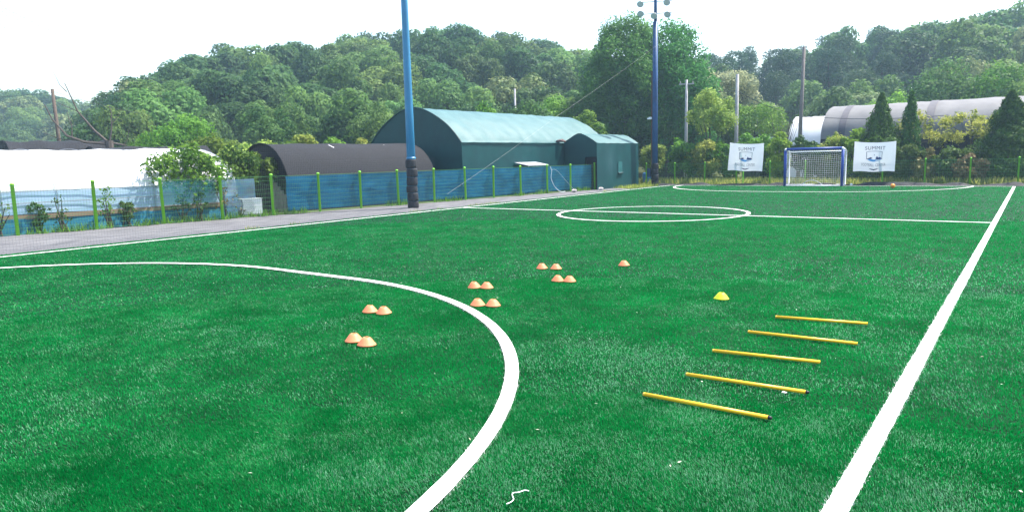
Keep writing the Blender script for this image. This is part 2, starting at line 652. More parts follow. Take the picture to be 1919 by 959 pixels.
M_BARK = mat('bark', (0.06, 0.05, 0.04), .9, .1, vscale=12, bump=.4)
M_OAK = leaf_mat('oak_leaves', (0.022, 0.072, 0.026), (0.115, 0.205, 0.06), .5)
M_OAK2 = leaf_mat('alder_leaves', (0.038, 0.105, 0.028), (0.16, 0.26, 0.065), .5)
M_PINE = leaf_mat('pine_needles', (0.016, 0.050, 0.028), (0.055, 0.11, 0.042), .3)
M_CHEST = leaf_mat('chestnut_leaves', (0.055, 0.12, 0.025), (0.26, 0.30, 0.12), .3)
M_BUSH = leaf_mat('bush_leaves', (0.035, 0.12, 0.010), (0.22, 0.36, 0.045), .45)
M_YEL = leaf_mat('yellow_leaves', (0.10, 0.18, 0.015), (0.42, 0.46, 0.10), .45)
M_DARKB = leaf_mat('hedge_leaves', (0.022, 0.06, 0.012), (0.10, 0.16, 0.03), .34)
M_DRY = leaf_mat('dry_leaves', (0.10, 0.09, 0.03), (0.26, 0.20, 0.08), .25)
M_CYP = leaf_mat('cypress_scales', (0.02, 0.070, 0.012), (0.08, 0.17, 0.025), .3)
M_META = leaf_mat('redwood_needles', (0.030, 0.115, 0.028), (0.12, 0.28, 0.055), .5, objvar=.1)
M_SILVER = leaf_mat('silver_leaves', (0.10, 0.14, 0.09), (0.32, 0.36, 0.27), .3)

# prototypes for the woods: one metre is one tenth of a tree
def broadleaf_proto(i, nleaf=8500):
    lb = dome_lobes(34, .50, .47, .52, .11, .21, -.75) + dome_lobes(8, .25, .3, .5, .14, .2, -1)
    c = crown_mesh('crown', lb, nleaf, .027, .45, jit=.15)
    t = trunk_mesh('trunk', .62, .022, lb)
    c.materials.append([M_OAK, M_OAK, M_OAK2, M_OAK, M_OAK2, M_CHEST][i])
    t.materials.append(M_BARK)
    return c, t
PROTO = [broadleaf_proto(i) for i in range(6)]
def pine_proto():
    lb = []
    for k in range(52):
        z = RNG.uniform(.12, .97)
        r = (.36 * (1 - ((z - .12) / .9) ** 2) + .05) * RNG.uniform(.3, 1)
        a = RNG.uniform(0, 2 * pi)
        lb.append((r * cos(a), r * sin(a), z, RNG.uniform(.08, .13)))
    c = crown_mesh('crown', lb, 7500, .021, .5, flat=.6, asp=.3, jit=.25, rough=.8)
    t = trunk_mesh('trunk', .9, .02, lb, 10)
    c.materials.append(M_PINE)
    t.materials.append(M_BARK)
    return c, t
PINE = [pine_proto() for _ in range(2)]

def plant_tree(name, meshes, x, y, z, h, wx, label, cat, group=None, rz=None):
    e = empty(name, (x, y, z), RNG.uniform(0, 6.28) if rz is None else rz)
    e.scale = (wx, wx, h)
    for me, nm in zip(meshes, ('crown', 'trunk')):
        o = bpy.data.objects.new(nm, me)
        COL.objects.link(o)
        o.parent = e
    tag(e, label, cat, group)
    return e

WOODS = {
    'left': ('broadleaf tree of the dense green wood on the hill behind the barn and tunnels', 'trees of the wooded hill behind the tunnels', 19.5, 67.5),
    'right': ('tree of the dark wooded slope rising behind the grey tunnel on the right', 'trees of the wooded slope on the right', -4.5, 24),
    'far': ('hazy tree of the distant wood beyond the wooden utility pole at far left', 'trees of the distant hazy wood at far left', 62.5, 76),
}
ntree = 0
for key, (lab, grp, a0, a1) in WOODS.items():
    tab, d0, d1, th = HILLS[key]
    rows = np.linspace(d0 + 2, d1 + 4, {'left': 9, 'right': 8, 'far': 7}[key])
    for ri, d in enumerate(rows):
        sp = (6.9 if key != 'far' else 9.5)
        da = math.degrees(sp / d)
        a = a0 + RNG.uniform(0, da)
        while a < a1:
            aa = a + RNG.normal() * da * .18
            dd = d + RNG.normal() * 1.6
            e_ = interp(tab, aa)
            if e_ < .055:
                a += da
                continue
            z = hill_h(aa, dd)
            frac = ri / (len(rows) - 1)
            ht = (7.0 + 4.6 * frac if key != 'far' else 8.5 + 2.5 * frac) * RNG.uniform(.88, 1.12)
            lim = (e_ * RNG.uniform(.97, 1.05)) * dd + CH - z
            if ri >= len(rows) - 2:
                ht = min(max(lim, 5), 13)
            ht = min(ht, max(lim, 4.5))
            x, y = pol(aa, dd)
            if key == 'right' and aa > 6.5 and dd > 92:
                meshes = PINE[int(RNG.integers(2))] if RNG.random() < .8 else PROTO[int(RNG.integers(4))]
            else:
                p = RNG.random()
                meshes = PROTO[int(RNG.integers(5))] if p < (.94 if key == 'left' else .82) else PROTO[5]
            wx = ht * RNG.uniform(.7, 1.12) if key != 'far' else ht * RNG.uniform(1.0, 1.25)
            nm = 'pine_tree' if meshes in PINE else 'broadleaf_tree'
            row = 'low down' if frac < .34 else ('halfway up' if frac < .75 else 'on the skyline')
            kind = 'dark pine' if nm == 'pine_tree' else ('pale flowering tree' if meshes is PROTO[5] else 'green broadleaf tree')
            if key == 'far':
                lab2 = f'hazy {kind} {row} of the distant wood at far left'
            elif key == 'right':
                side = 'near the right edge' if aa < 5 else ('above the grey tunnel' if aa < 12.5 else 'left of the thick utility pole')
                lab2 = f'{kind} {row} on the right slope, {side}'
            else:
                side = 'above the white tunnel' if aa > 57 else ('above the dark tunnel' if aa > 47 else ('above the barn roof' if aa > 33 else 'by the tall dense trees'))
                lab2 = f'{kind} {row} on the left hill, {side}'
            plant_tree(nm, meshes, x, y, z - .1, ht, wx, lab2, 'tree', lab2.replace('tree', 'trees', 1).replace('pine ', 'pines '))
            ntree += 1
            a += da * RNG.uniform(.85, 1.15)
print('wood trees', ntree)

def tree_from(name, label, cat, az, d, lobes, nleaf, size, m, th, tr, group=None, **kw):
    x, y = pol(az, d)
    e = empty(name, (x, y, -.05))
    cm = crown_mesh('crown', lobes, nleaf, size, **kw)
    link('crown', cm, m, e)
    link('trunk', trunk_mesh('trunk', th, tr, lobes), M_BARK, e)
    tag(e, label, cat, group)
    return e

# the tall pair of trees behind the far floodlight
def drooping(hh, rx, n, seed_top=.97):
    out = []
    for k in range(n):
        z = RNG.uniform(.10, 1.0) ** .85
        prof = math.sqrt(max(.03, 1 - ((z - .38) / .64) ** 2))
        r = rx * prof * RNG.uniform(.55, .98)
        a = RNG.uniform(0, 2 * pi)
        out.append((r * cos(a), r * sin(a), z * hh * .96, RNG.uniform(.45, .85)))
    return out
tree_from('redwood_tree', 'tall dense dark green tree just left of the far blue floodlight pole', 'tree', 27.3, 61, drooping(12.8, 4.4, 165), 38000, .155, M_META, 11, .32, upbias=.15, flat=1.2, asp=.34, jit=.34, rough=.6)
tree_from('redwood_tree', 'tall dense green tree just right of the far blue floodlight pole', 'tree', 24.2, 62, drooping(12.8, 4.2, 150), 34000, .155, M_META, 11, .3, upbias=.15, flat=1.2, asp=.34, jit=.34, rough=.6)
tree_from('yellow_green_tree', 'round yellow-green tree between the two thin grey utility poles', 'tree', 20.9, 50, dome_lobes(26, 1.9, 1.7, 4.5, .3, .55, -.8), 6000, .085, M_YEL, 4.2, .09)
tree_from('chestnut_tree', 'broad pale flowering chestnut crown behind the round yellow-green tree', 'tree', 19.6, 76, dome_lobes(40, 3.9, 3.0, 7.6, .5, .95, -.3), 8000, .14, leaf_mat('chestnut_bloom', (.10, .15, .05), (.52, .50, .27), .35), 6, .2)
tree_from('broadleaf_tree', 'green tree behind the second thin utility pole', 'tree', 17.6, 62, dome_lobes(28, 2.6, 2.2, 4.2, .4, .7, -.4), 6000, .1, M_BUSH, 4, .12)

# smaller trees behind the barn and the dark tunnel
MID = [
    (38.9, 52, 6.2, 1.7, M_BUSH, 'pale leafy treetop showing above the middle of the barn roof'),
    (35.0, 56, 6.6, 2.2, M_OAK2, 'green tree behind the barn roof beside the thin pole'),
    (33.2, 60, 7.4, 2.4, M_BUSH, 'light green tree behind the far end of the barn'),
    (31.6, 63, 7.2, 2.0, M_SILVER, 'silvery grey-green tree left of the tall dense trees'),
    (30.6, 54, 5.6, 1.9, M_BUSH, 'yellowish green small tree behind the shed roof'),
    (47.0, 58, 6.8, 2.6, M_OAK2, 'light green bushy tree left of the barn gable'),
    (49.0, 61, 6.3, 2.4, M_OAK, 'grey-green tree above the far end of the dark tunnel'),
    (55.6, 60, 7.4, 2.2, M_OAK2, 'upright light green tree behind the dark tunnel'),
    (53.6, 62, 7.0, 2.3, M_OAK2, 'soft green tree second from the left behind the dark tunnel'),
    (61.7, 46, 4.9, 2.3, M_BUSH, 'bright green spreading tree behind the white tunnel'),
    (63.3, 47, 4.1, 1.8, M_BUSH, 'bright green low tree nearest the dead tree'),
    (59.2, 44, 3.8, 1.9, M_BUSH, 'bright green bushy tree behind the end of the white tunnel'),
    (57.0, 43, 3.6, 1.7, M_YEL, 'yellow-green bushy tree behind the dark tunnel end'),
    (54.6, 42, 3.5, 1.3, M_BUSH, 'bright green shrub top above the dark tunnel roof at its near end'),
    (52.6, 43, 3.7, 1.2, M_YEL, 'yellow-green shrub top above the middle of the dark tunnel'),
    (50.3, 43, 3.5, 1.2, M_BUSH, 'green shrub top above the far part of the dark tunnel'),
    (8.6, 66, 6.6, 2.6, M_BUSH, 'low bright green tree rising just behind the left part of the grey tunnel'),
    (5.2, 70, 9.4, 3.2, M_OAK2, 'round light green tree behind the middle of the grey tunnel'),
    (2.4, 69, 9.0, 3.4, M_BUSH, 'large bright green tree behind the right part of the grey tunnel'),
    (-.6, 66, 8.0, 3.0, M_OAK2, 'light green tree at the right edge behind the grey tunnel'),
    (48.4, 44, 3.4, 1.0, M_YEL, 'small yellow-green shrub top next to the barn gable edge'),
]
for az, d, top, r, m, lab in MID:
    n = int(14 + r * 8)
    lb = dome_lobes(n, r, (top) * .42, top * .56, r * .17, r * .33, -.7)
    tree_from('small_tree', lab, 'tree', az, d, lb, int(1800 + 1700 * r), .10 if d < 50 else .125, m, top * .6, .06 + r * .02, jit=.3)

# shrubs along the far fence
def bush(name, label, x, y, r, h, m, nleaf, size, group=None, low=-1.0, cat='shrub', z0=0.0, flat=1.0):
    e = empty(name, (x, y, -.04 + z0))
    n = int(10 + 10 * r)
    lb = dome_lobes(n, r, h * .46, h * .52, r * .16, r * .32, low)
    link('foliage', crown_mesh('foliage', lb, nleaf, size, jit=.33, rough=.8, flat=flat), m, e)
    b_ = MB()
    for k in range(5):
        l = lb[k]
        b_.tube([(RNG.normal() * .06, RNG.normal() * .06, 0), (l[0] * .5, l[1] * .5, l[2] * .6), l[:3]], [.03, .02, .008], 5)
    b_.build('stem', M_BARK, e)
    tag(e, label, cat, group)
    return e

FAR_B = [
    (-20.2, 42.6, 1.0, 3.1, M_YEL, 'yellow-green shrub between the green shed and the floodlight pole'),
    (-18.1, 43.2, 1.2, 3.5, M_BUSH, 'leafy green shrub just right of the far floodlight pole'),
    (-16.6, 42.8, 1.2, 3.0, M_YEL, 'yellowish shrub second to the right of the far floodlight pole'),
    (-15.4, 43.6, 1.4, 3.4, M_BUSH, 'green shrub left of the left white banner'),
    (-13.9, 44.6, 1.2, 3.6, M_BUSH, 'bushy shrub rising behind the left white banner'),
    (-11.9, 42.9, 1.0, 3.2, M_BUSH, 'dense green shrub between the left banner and the goal'),
    (-10.4, 43.2, 1.1, 3.0, M_DARKB, 'dark green shrub behind the left half of the goal'),
    (-9.0, 43.4, 1.1, 3.0, M_DARKB, 'tangled dark shrub behind the middle of the goal'),
    (-7.6, 43.3, 1.1, 3.4, M_BUSH, 'yellow-green shrub behind the right goal post'),
    (-6.2, 42.6, 1.0, 2.6, M_DARKB, 'dark shrub behind the right white banner'),
    (-4.9, 42.2, .9, 2.3, M_DARKB, 'dark tangled shrub just right of the right white banner'),
    (-4.1, 42.0, .8, 2.1, M_DRY, 'yellowish dry climbing shrub right of the right banner'),
    (-2.9, 42.4, 1.0, 2.0, M_DARKB, 'dark shrub behind the green post right of the banner'),
    (-2.0, 42.0, .8, 1.5, M_DRY, 'browning low shrub beside the big right cypress'),
    (1.6, 42.6, 1.2, 3.2, M_DARKB, 'dark shrub at the right edge beyond the big cypress'),
]
for x, y, r, h, m, lab in FAR_B:
    bush('shrub', lab, x, y, r, h, m, int(2600 + 1100 * r), .10)
# feathery trees in front of the grey tunnel
for az, d, top, r, lab in [(6.0, 48, 4.6, 1.6, 'feathery yellow-green tree in front of the grey tunnel, left one'), (3.6, 49, 4.7, 1.5, 'feathery yellow-green tree in front of the grey tunnel, beside the big cypress'), (.6, 50, 4.9, 1.3, 'feathery tree at the right edge behind the big cypress'), (12.2, 47, 3.6, 1.1, 'small yellow-leaved tree above the goal crossbar')]:
    lb = dome_lobes(26, r * 1.25, 1.3, top - 1.6, .14, .30, -.9)
    tree_from('feathery_tree', lab, 'tree', az, d, lb, 1900, .11, M_YEL, top - 1.2, .05, asp=.3, jit=.6, flat=.7, rough=.7)

# cypresses
def cypress(label, x, y, h, r, n):
    e = empty('cypress_tree', (x, y, -.05))
    t = RNG.uniform(0.02, 1, n)
    prof = np.where(t < .18, .75 + t * 1.4, 1.0 * (1 - (t - .18) / .82) ** .85)
    a = RNG.uniform(0, 2 * pi, n)
    lump = 1 + .30 * np.sin(a * 4 + t * 15 + x) * np.sin(t * 37 + a * 3 + x) + .25 * vnoise(a * 2, t * 9, 1.0, int(abs(x) * 10))
    rr = r * prof * lump * np.sqrt(RNG.uniform(.35, 1.4, n)) + .03
    P = np.stack([rr * np.cos(a), rr * np.sin(a), t * h], 1)
    N_ = unit(np.stack([np.cos(a), np.sin(a), np.full(n, .15)], 1) + RNG.normal(size=(n, 3)) * .6)
    V = leaf_verts(P, N_, RNG.uniform(.06, .14, n), .35).reshape(-1, 4, 3)
    V[:, 2, 2] += .05
    me = np_mesh('crown', V.reshape(-1, 3), 4, RNG.uniform(0, 1, n))
    link('crown', me, M_CYP, e)
    b_ = MB()
    b_.tube([(0, 0, 0), (0, 0, h * .5), (0, 0, h * .93)], [.09, .06, .015], 7)
    b_.build('trunk', M_BARK, e)
    tag(e, label, 'tree')
cypress('conical dark green cypress standing just left of the right banner top', -6.62, 44.2, 5.15, 1.2, 9000)
cypress('slim ragged cypress second from left, in front of the grey tunnel', -5.15, 44.6, 5.2, .72, 4200)
cypress('biggest dark cypress near the right edge reaching down to the fence', -.45, 43.6, 4.8, 1.5, 13000)

# shrubs and climbers on the left
M_SHRUB = leaf_mat('fence_shrub_leaves', (0.018, 0.06, 0.008), (0.20, 0.29, 0.03), .35)
bush('shrub', 'leafy shrub with gaps growing through the fence before the white tunnel', -24.1, 11.6, 1.55, 2.75, M_SHRUB, 3300, .085, low=-.05)
bush('shrub', 'leafy shrub next to the dark tunnel mouth', -24.7, 14.0, 1.15, 2.75, M_SHRUB, 3000, .085, low=-.1)
bush('climbing_vine', 'dark green vine climbing over the dark tunnel mouth', -25.55, 15.75, .8, 2.7, M_SHRUB, 2600, .08, cat='vine', low=-.1)
bush('shrub', 'small dark green shrub behind the fence left of the third post', -23.75, 9.4, .3, .95, M_DARKB, 700, .045)
bush('shrub', 'sparse leafy climber on the fence between the second and third posts', -23.6, 8.75, .4, 1.5, M_BUSH, 130, .05)
bush('shrub', 'dark leafy weed beside the leftmost fence post', -23.9, 6.8, .32, 1.15, M_DARKB, 330, .055)
for k, (yy_, hh, nn) in enumerate([(7.3, 1.3, 90), (10.9, 1.1, 160), (11.5, 1.2, 170), (12.4, 1.35, 120), (13.0, 1.0, 80)]):
    bush('climbing_vine', ['thin twining vine on the fence between the two leftmost posts', 'low dark leaves behind the fence under the shrub, left clump', 'low dark leaves behind the fence under the shrub, right clump', 'dry twig tangle on the fence beside the pale tarp', 'small twig tangle low on the pale tarp'][k],
         fence_x(yy_) - .1, yy_, .35, hh, M_DRY if k > 2 else M_DARKB, nn, .05, cat='vine')
bush('shrub', 'sparse climber at the left edge of the fence', -24.0, 5.8, .4, 1.6, M_BUSH, 130, .05)

# weeds along fence feet and far bank (nobody could count them)
def weeds(name, label, pts, m, hmin, hmax, wid):
    x, y = pts
    n = len(x)
    phi = RNG.uniform(0, 2 * pi, n)
    V = blades(x, y, RNG.uniform(hmin, hmax, n), np.full(n, wid) * RNG.uniform(.6, 1.5, n), RNG.uniform(.05, .9, n), phi)
    V[:, 2] -= .03
    o = link(name, np_mesh(name, V, 4, RNG.uniform(0, 1, n)), m)
    return tag(o, label, 'weeds', kind='stuff')
yy = RNG.uniform(4, 34, 5200)
yy = yy[vnoise(yy, 0, .9, 31) + .5 * vnoise(yy, 0, .25, 32) > .05]
weeds('fence_weeds', 'low green weeds along the foot of the left fence', (fence_x(yy) + RNG.normal(0, .10, len(yy)) - .05, yy), M_BUSH, .06, .32, .02)
yy = RNG.uniform(2, 33, 2600)
yy = yy[vnoise(yy, 0, .7, 41) > .25]
weeds('edge_weeds', 'tiny weeds along the black turf edging', (TX0 - .1 + RNG.normal(0, .05, len(yy)), yy), M_YEL, .03, .14, .012)
xx = RNG.uniform(-21.5, 3, 26000)
weeds('bank_grass', 'rough grass and weeds on the bank behind the far fence', (xx, 41.0 + RNG.uniform(0, 2.6, len(xx)) ** 1.1), leaf_mat('bank_grass', (.06, .15, .015), (.40, .42, .12), .45), .06, .5, .03)
xx = RNG.uniform(-20.6, -18.9, 900)
weeds('shed_weeds', 'pale weeds at the foot of the green shed wall', (RNG.uniform(-19.75, -18.6, 900), RNG.uniform(36.0, 40.5, 900)), M_YEL, .05, .25, .025)

# dead tree
e = empty('dead_tree', (*pol(66.1, 40), -.05))
b_ = MB()
b_.tube([(0, 0, 0), (.05, 0, 1.6), (0, .05, 3.3)], [.26, .24, .18], 9)
b_.build('trunk', mat('dead_wood', (0.10, 0.085, 0.075), .9, .1, vscale=8, bump=.5), e)
tx, ty = math.cos(radians(66)), math.sin(radians(66))   # along the picture
def dl(a, z, k=0):
    return (-tx * a * -1 if False else a * tx, a * ty, z + k)
BR = [
    [[(0, 3.2), (-.55, 3.8), (-1.15, 4.7), (-1.55, 6.0)], .12],
    [[(-1.5, 5.6), (-1.75, 5.9), (-1.95, 6.5)], .04],
    [[(-1.15, 4.7), (-1.75, 5.0), (-2.1, 5.2)], .035],
    [[(0, 3.15), (-1.0, 3.25), (-1.7, 3.55), (-2.2, 4.3), (-2.45, 5.0)], .13],
    [[(-1.5, 3.4), (-1.45, 4.0), (-1.6, 4.7)], .06],
    [[(-1.0, 3.3), (-2.0, 3.4), (-2.6, 3.7)], .05],
    [[(.05, 3.2), (.2, 3.9), (.25, 4.6), (.2, 5.0)], .08],
    [[(.22, 4.1), (.55, 4.5), (.7, 4.9)], .035],
    [[(.1, 3.2), (.6, 3.1), (.8, 3.05)], .10],
    [[(.6, 3.0), (.85, 3.4), (1.0, 4.1)], .04],
]
for pl, r in BR:
    b_ = MB()
    n = len(pl)
    b_.tube([(a * tx, a * ty, z) for a, z in pl], [.62 * r * (1 - .75 * i / (n - 1)) for i in range(n)], 6)
    b_.build('branch', MATS['dead_wood'], e)
tag(e, 'dead bare tree with broken grey branches behind the white tunnel', 'tree')
# leafless sapling left of the thick utility pole on the right
e = empty('bare_sapling', (*pol(15.6, 49), -.05))
for k in range(16):
    a = RNG.uniform(-.55, .55)
    h = RNG.uniform(3.2, 5.4)
    b_ = MB()
    b_.tube([(a * .1, 0, .2), (a * .7, RNG.normal() * .2, h * .5), (a * 1.9, RNG.normal() * .4, h)], [.035, .022, .006], 5)
    b_.build('branch', MATS['dead_wood'], e)
tag(e, 'thin leafless sapling beside the thick wooden utility pole on the right', 'tree')

# ================================================================== TUNNELS, BARN, SHED
def arch(hw, eave, peak, n=20, power=2.0, wall_in=0.0):
    """half-round roof over short walls: list of (x, z) from the left foot to the right foot"""
    p = [(-hw + 0.0, 0.0)]
    p += [(-hw + wall_in, eave)] if eave > 0 else []
    hw2 = hw - wall_in
    for k in range(1, n):
        t = pi - pi * k / n
        c, s_ = cos(t), sin(t)
        x = hw2 * math.copysign(abs(c) ** (2 / power), c)
        z = eave + (peak - eave) * abs(s_) ** (2 / power)
        p.append((x, z))
    p += [(hw - wall_in, eave)] if eave > 0 else []
    p.append((hw, 0.0))
    return p

def frame(x0, y0, x1, y1):
    L_ = math.hypot(x1 - x0, y1 - y0)
    ang = math.atan2(-(x1 - x0), y1 - y0)
    return L_, ang

def sheet_along(prof, L_, hoop, sag, seg=4, jit=.012, seed=1):
    """skin stretched over hoops: sinks a little between them"""
    b_ = MB()
    nh = max(1, round(L_ / hoop))
    ys_ = np.linspace(0, L_, nh * seg + 1)
    V, n = [], len(prof)
    pk = max(z for _, z in prof)
    for i, y in enumerate(ys_):
        ph = (i % seg) / seg
        k = 1 - sag * sin(pi * ph)
        for j, (x, z) in enumerate(prof):
            w = float(vnoise(y * 1.0, j * .5, .8, seed)) * jit
            kk = k if z > .05 else 1
            V.append((x * kk + w * (z > .05), y, z * kk + w * (z > .05)))
    F = [(i * n + j, i * n + j + 1, (i + 1) * n + j + 1, (i + 1) * n + j) for i in range(len(ys_) - 1) for j in range(n - 1)]
    return b_.add(V, F)

def gable(prof, y, flip=False, jit=0):
    b_ = MB()
    V = [(x, y, z) for x, z in prof]
    f = tuple(range(len(V)))
    return b_.add(V, [f if not flip else f[::-1]])

M_WFILM = mat('white_film', (0.76, 0.77, 0.78), .45, .4, var=.03, vscale=2, transl=.25)
M_BFILM = mat('pale_blue_film', (0.22, 0.36, 0.50), .35, .5, vscale=1.5, col2=(0.42, 0.55, 0.66), alpha=.9, bump=.12, bscale=3, stretch=(1, .3, 2))
M_TEAL = mat('teal_screen', (0.012, 0.10, 0.15), .7, .2, vscale=2.5, col2=(0.02, 0.17, 0.26), bump=.3, bscale=4, stretch=(1, .4, 2))
M_STEEL = mat('galvanised_pipe', (0.28, 0.29, 0.31), .45, .5, metal=.6)
M_SHADE = mat('black_shade_net', (0.010, 0.0103, 0.012), .8, .15, vscale=26, col2=(0.030, 0.0305, 0.035), bump=.6, bscale=60)
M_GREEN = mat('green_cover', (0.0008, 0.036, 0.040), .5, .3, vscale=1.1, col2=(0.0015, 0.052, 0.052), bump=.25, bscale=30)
M_GREENROOF = mat('sunlit_green_cover', (0.032, 0.098, 0.100), .5, .3, vscale=1.4, col2=(0.056, 0.130, 0.128), bump=.25, bscale=30)  # paler copy of the green cover, sun glare on the roofs put into its colour
M_PLANK = mat('weathered_plank', (0.22, 0.16, 0.11), .85, .15, vscale=6, stretch=(6, .5, 6))
M_GREYT = mat('grey_cover', (0.135, 0.133, 0.136), .75, .15, vscale=1.2, col2=(0.17, 0.167, 0.168), bump=.2, bscale=12)
M_GREYB = mat('dark_grey_band', (0.075, 0.072, 0.085), .7, .25)
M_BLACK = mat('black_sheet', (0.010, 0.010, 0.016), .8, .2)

def place(e, x0, y0, ang, z=-.05):
    e.location = (x0, y0, z)
    e.rotation_euler = (0, 0, ang)

# --- white plastic tunnel
L_, ang = frame(-28.65, -4.0, -27.15, 13.7)
e = empty('greenhouse_tunnel')
place(e, -28.65, -4.0, ang)
pr = arch(3.62, 1.32, 2.68, 22, 2.0, .02)
top = [p for p in pr if p[1] >= 1.3]
sheet_along(top, L_, 1.7, .018, 4, .05, 3).build('cover', M_WFILM, e, True)
low = [(3.60, 1.32), (3.61, 1.0), (3.62, .62)]
sheet_along(low, L_, 1.7, .004, 4, .03, 4).build('side_curtain', M_BFILM, e, True)
sheet_along([(-x, z) for x, z in low][::-1], L_, 1.7, .004, 4, .03, 5).build('side_curtain', M_BFILM, e, True)
for sgn in (1, -1):
    b_ = MB()
    b_.box((sgn * 3.62 - .02, 0, .46), (sgn * 3.62 + .03, L_, .60))
    b_.build('side_plank', M_PLANK, e)
    sheet_along([(sgn * 3.64, .47), (sgn * 3.66, .2), (sgn * 3.68, 0)][::sgn], L_, 1.7, .004, 4, .03, 6).build('skirt', M_TEAL, e, True)
gable(pr, L_ - .03).build('end_wall', M_WFILM, e)
gable(pr, .03, True).build('end_wall', M_WFILM, e)
for k in range(13):
    b_ = MB()
    b_.tube([(x * 1.003, .05 + (L_ - .1) * k / 12, z * 1.003) for x, z in pr], .008, 5)
    b_.build('hoop', M_STEEL, e)
for zz in (1.30, .95):
    b_ = MB()
    b_.tube([(3.645, 0, zz), (3.645, L_, zz + .02)], .012, 5)
    b_.build('rail', M_STEEL, e)
tag(e, 'long white plastic greenhouse tunnel behind the fence on the left', 'greenhouse')

# --- two black covered tunnels behind it
for (az0, d0, az1, d1, hw, pk, lab) in [(72.2, 42, 66.4, 43.0, 2.2, 3.42, 'black netted tunnel top behind the white tunnel, under the dead tree'),
                                        (67.3, 39.5, 60.0, 41.0, 1.9, 3.02, 'lower black netted tunnel top behind the white tunnel, right of the dead tree')]:
    (xa, ya), (xb, yb) = pol(az0, d0), pol(az1, d1)
    L_, ang = frame(xa, ya, xb, yb)
    e = empty('netted_tunnel')
    place(e, xa, ya, ang)
    pr = arch(hw, .9, pk, 16, 2.2)
    sheet_along(pr, L_, 1.6, .02, 4, .05, 9).build('cover', M_SHADE, e, True)
    gable(pr, .02, True).build('end_wall', M_SHADE, e)
    gable(pr, L_ - .02).build('end_wall', M_SHADE, e)
    tag(e, lab, 'tunnel')

# --- dark shade-net tunnel
L_, ang = frame(-26.35, 16.4, -25.2, 24.1)
e = empty('netted_tunnel')
place(e, -26.35, 16.4, ang)
pr = arch(2.55, .35, 2.86, 20, 2.15)
sheet_along(pr, L_, 1.9, .006, 4, .02, 12).build('cover', M_SHADE, e, True)
gable(arch(2.5, .35, 2.8, 20, 2.15), .12, True).build('front_wall', M_SHADE, e)
gable(arch(2.5, .35, 2.8, 20, 2.15), L_ - .05).build('end_wall', M_SHADE, e)
b_ = MB()
b_.tube([(x * 1.004, .02, z * 1.004) for x, z in pr], .022, 6)
b_.build('hoop', M_SHADE, e)
for (x, y0, y1) in ((1.45, 2.9, 3.05), (1.35, 5.9, 6.1)):
    b_ = MB()
    b_.grid(lambda t, u: (lambda a: (2.55 * cos(a) * 1.012, y0 + (y1 - y0) * t + u * .05, .35 + 2.51 * sin(a) * 1.012))(.95 + .32 * (1 - t)), np.linspace(0, 1, 6), [0, 1])
    b_.build('patch_strip', mat('white_tape', (.6, .6, .6), .6), e)
b_ = MB()
for k in range(5):
    b_.box((.75 + k * .27, .02 - .012 * (k % 2), 0), (1.0 + k * .27, .08, 1.35 - .16 * k))
b_.build('board_wall', mat('grey_boards', (.20, .20, .18), .9, .1, vscale=5, col2=(.32, .31, .28), stretch=(4, 1, .4)), e)
tag(e, 'dark grey shade-net tunnel between the white tunnel and the green barn', 'tunnel')

# --- green barn
e = empty('green_barn')
place(e, -25.35, 24.85, 0)
BL = 14.6
def through(pts, n=5):
    P = [Vector((x, 0, z)) for x, z in pts]
    out = []
    for i in range(len(P) - 1):
        a, b1, c, d = P[max(0, i - 1)], P[i], P[i + 1], P[min(len(P) - 1, i + 2)]
        for k in range(n):
            t = k / n
            q_ = .5 * ((2 * b1) + (c - a) * t + (2 * a - 5 * b1 + 4 * c - d) * t * t + (3 * b1 - a - 3 * c + d) * t ** 3)
            out.append((q_.x, q_.z))
    out.append(tuple((P[-1].x, P[-1].z)))
    return out
half = [(3.27, 2.82), (3.02, 3.12), (2.40, 3.70), (1.55, 4.22), (.75, 4.56), (0, 4.68)]
pr = [(-3.32, 0)] + through([(-x, z) for x, z in half] + half[:-1][::-1], 3) + [(3.32, 0)]
roof = [p for p in pr if p[1] >= 2.8]
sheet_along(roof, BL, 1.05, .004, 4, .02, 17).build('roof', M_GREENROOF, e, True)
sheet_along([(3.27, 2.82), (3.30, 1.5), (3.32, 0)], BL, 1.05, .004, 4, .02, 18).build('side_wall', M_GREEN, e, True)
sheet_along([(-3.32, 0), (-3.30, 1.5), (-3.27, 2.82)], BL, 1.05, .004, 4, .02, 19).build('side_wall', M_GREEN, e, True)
gable(pr, .02, True).build('end_wall', M_GREEN, e)
gable(pr, BL - .02).build('end_wall', M_GREEN, e)
b_ = MB()
b_.tube([(x * 1.002, .0, z * 1.002) for x, z in pr], .035, 6)
b_.build('edge_hem', M_GREEN, e)
b_ = MB()
b_.tube([(3.30, 0, 2.80), (3.30, BL, 2.80)], .022, 6)
b_.build('eave_pipe', M_GREEN, e)
b_ = MB()
b_.add([(3.33, 4.35, 1.72), (3.33, 6.35, 1.72), (4.15, 6.45, 1.55), (4.15, 4.45, 1.55), (3.33, 4.35, 1.75), (3.33, 6.35, 1.75), (4.15, 6.45, 1.58), (4.15, 4.45, 1.58)],
       [(0, 3, 2, 1), (4, 5, 6, 7), (0, 1, 5, 4), (1, 2, 6, 5), (2, 3, 7, 6), (3, 0, 4, 7)])
aw = b_.build('awning', mat('awning_sheet', (.36, .37, .40), .5, .3), e)
for yy_ in (4.5, 6.4):
    b_ = MB()
    b_.tube([(4.12, yy_, 0), (4.12, yy_, 1.56)], .02, 6)
    b_.build('awning_post', M_STEEL, aw)
tag(e, 'big dark green fabric barn with an arched pale roof', 'barn')

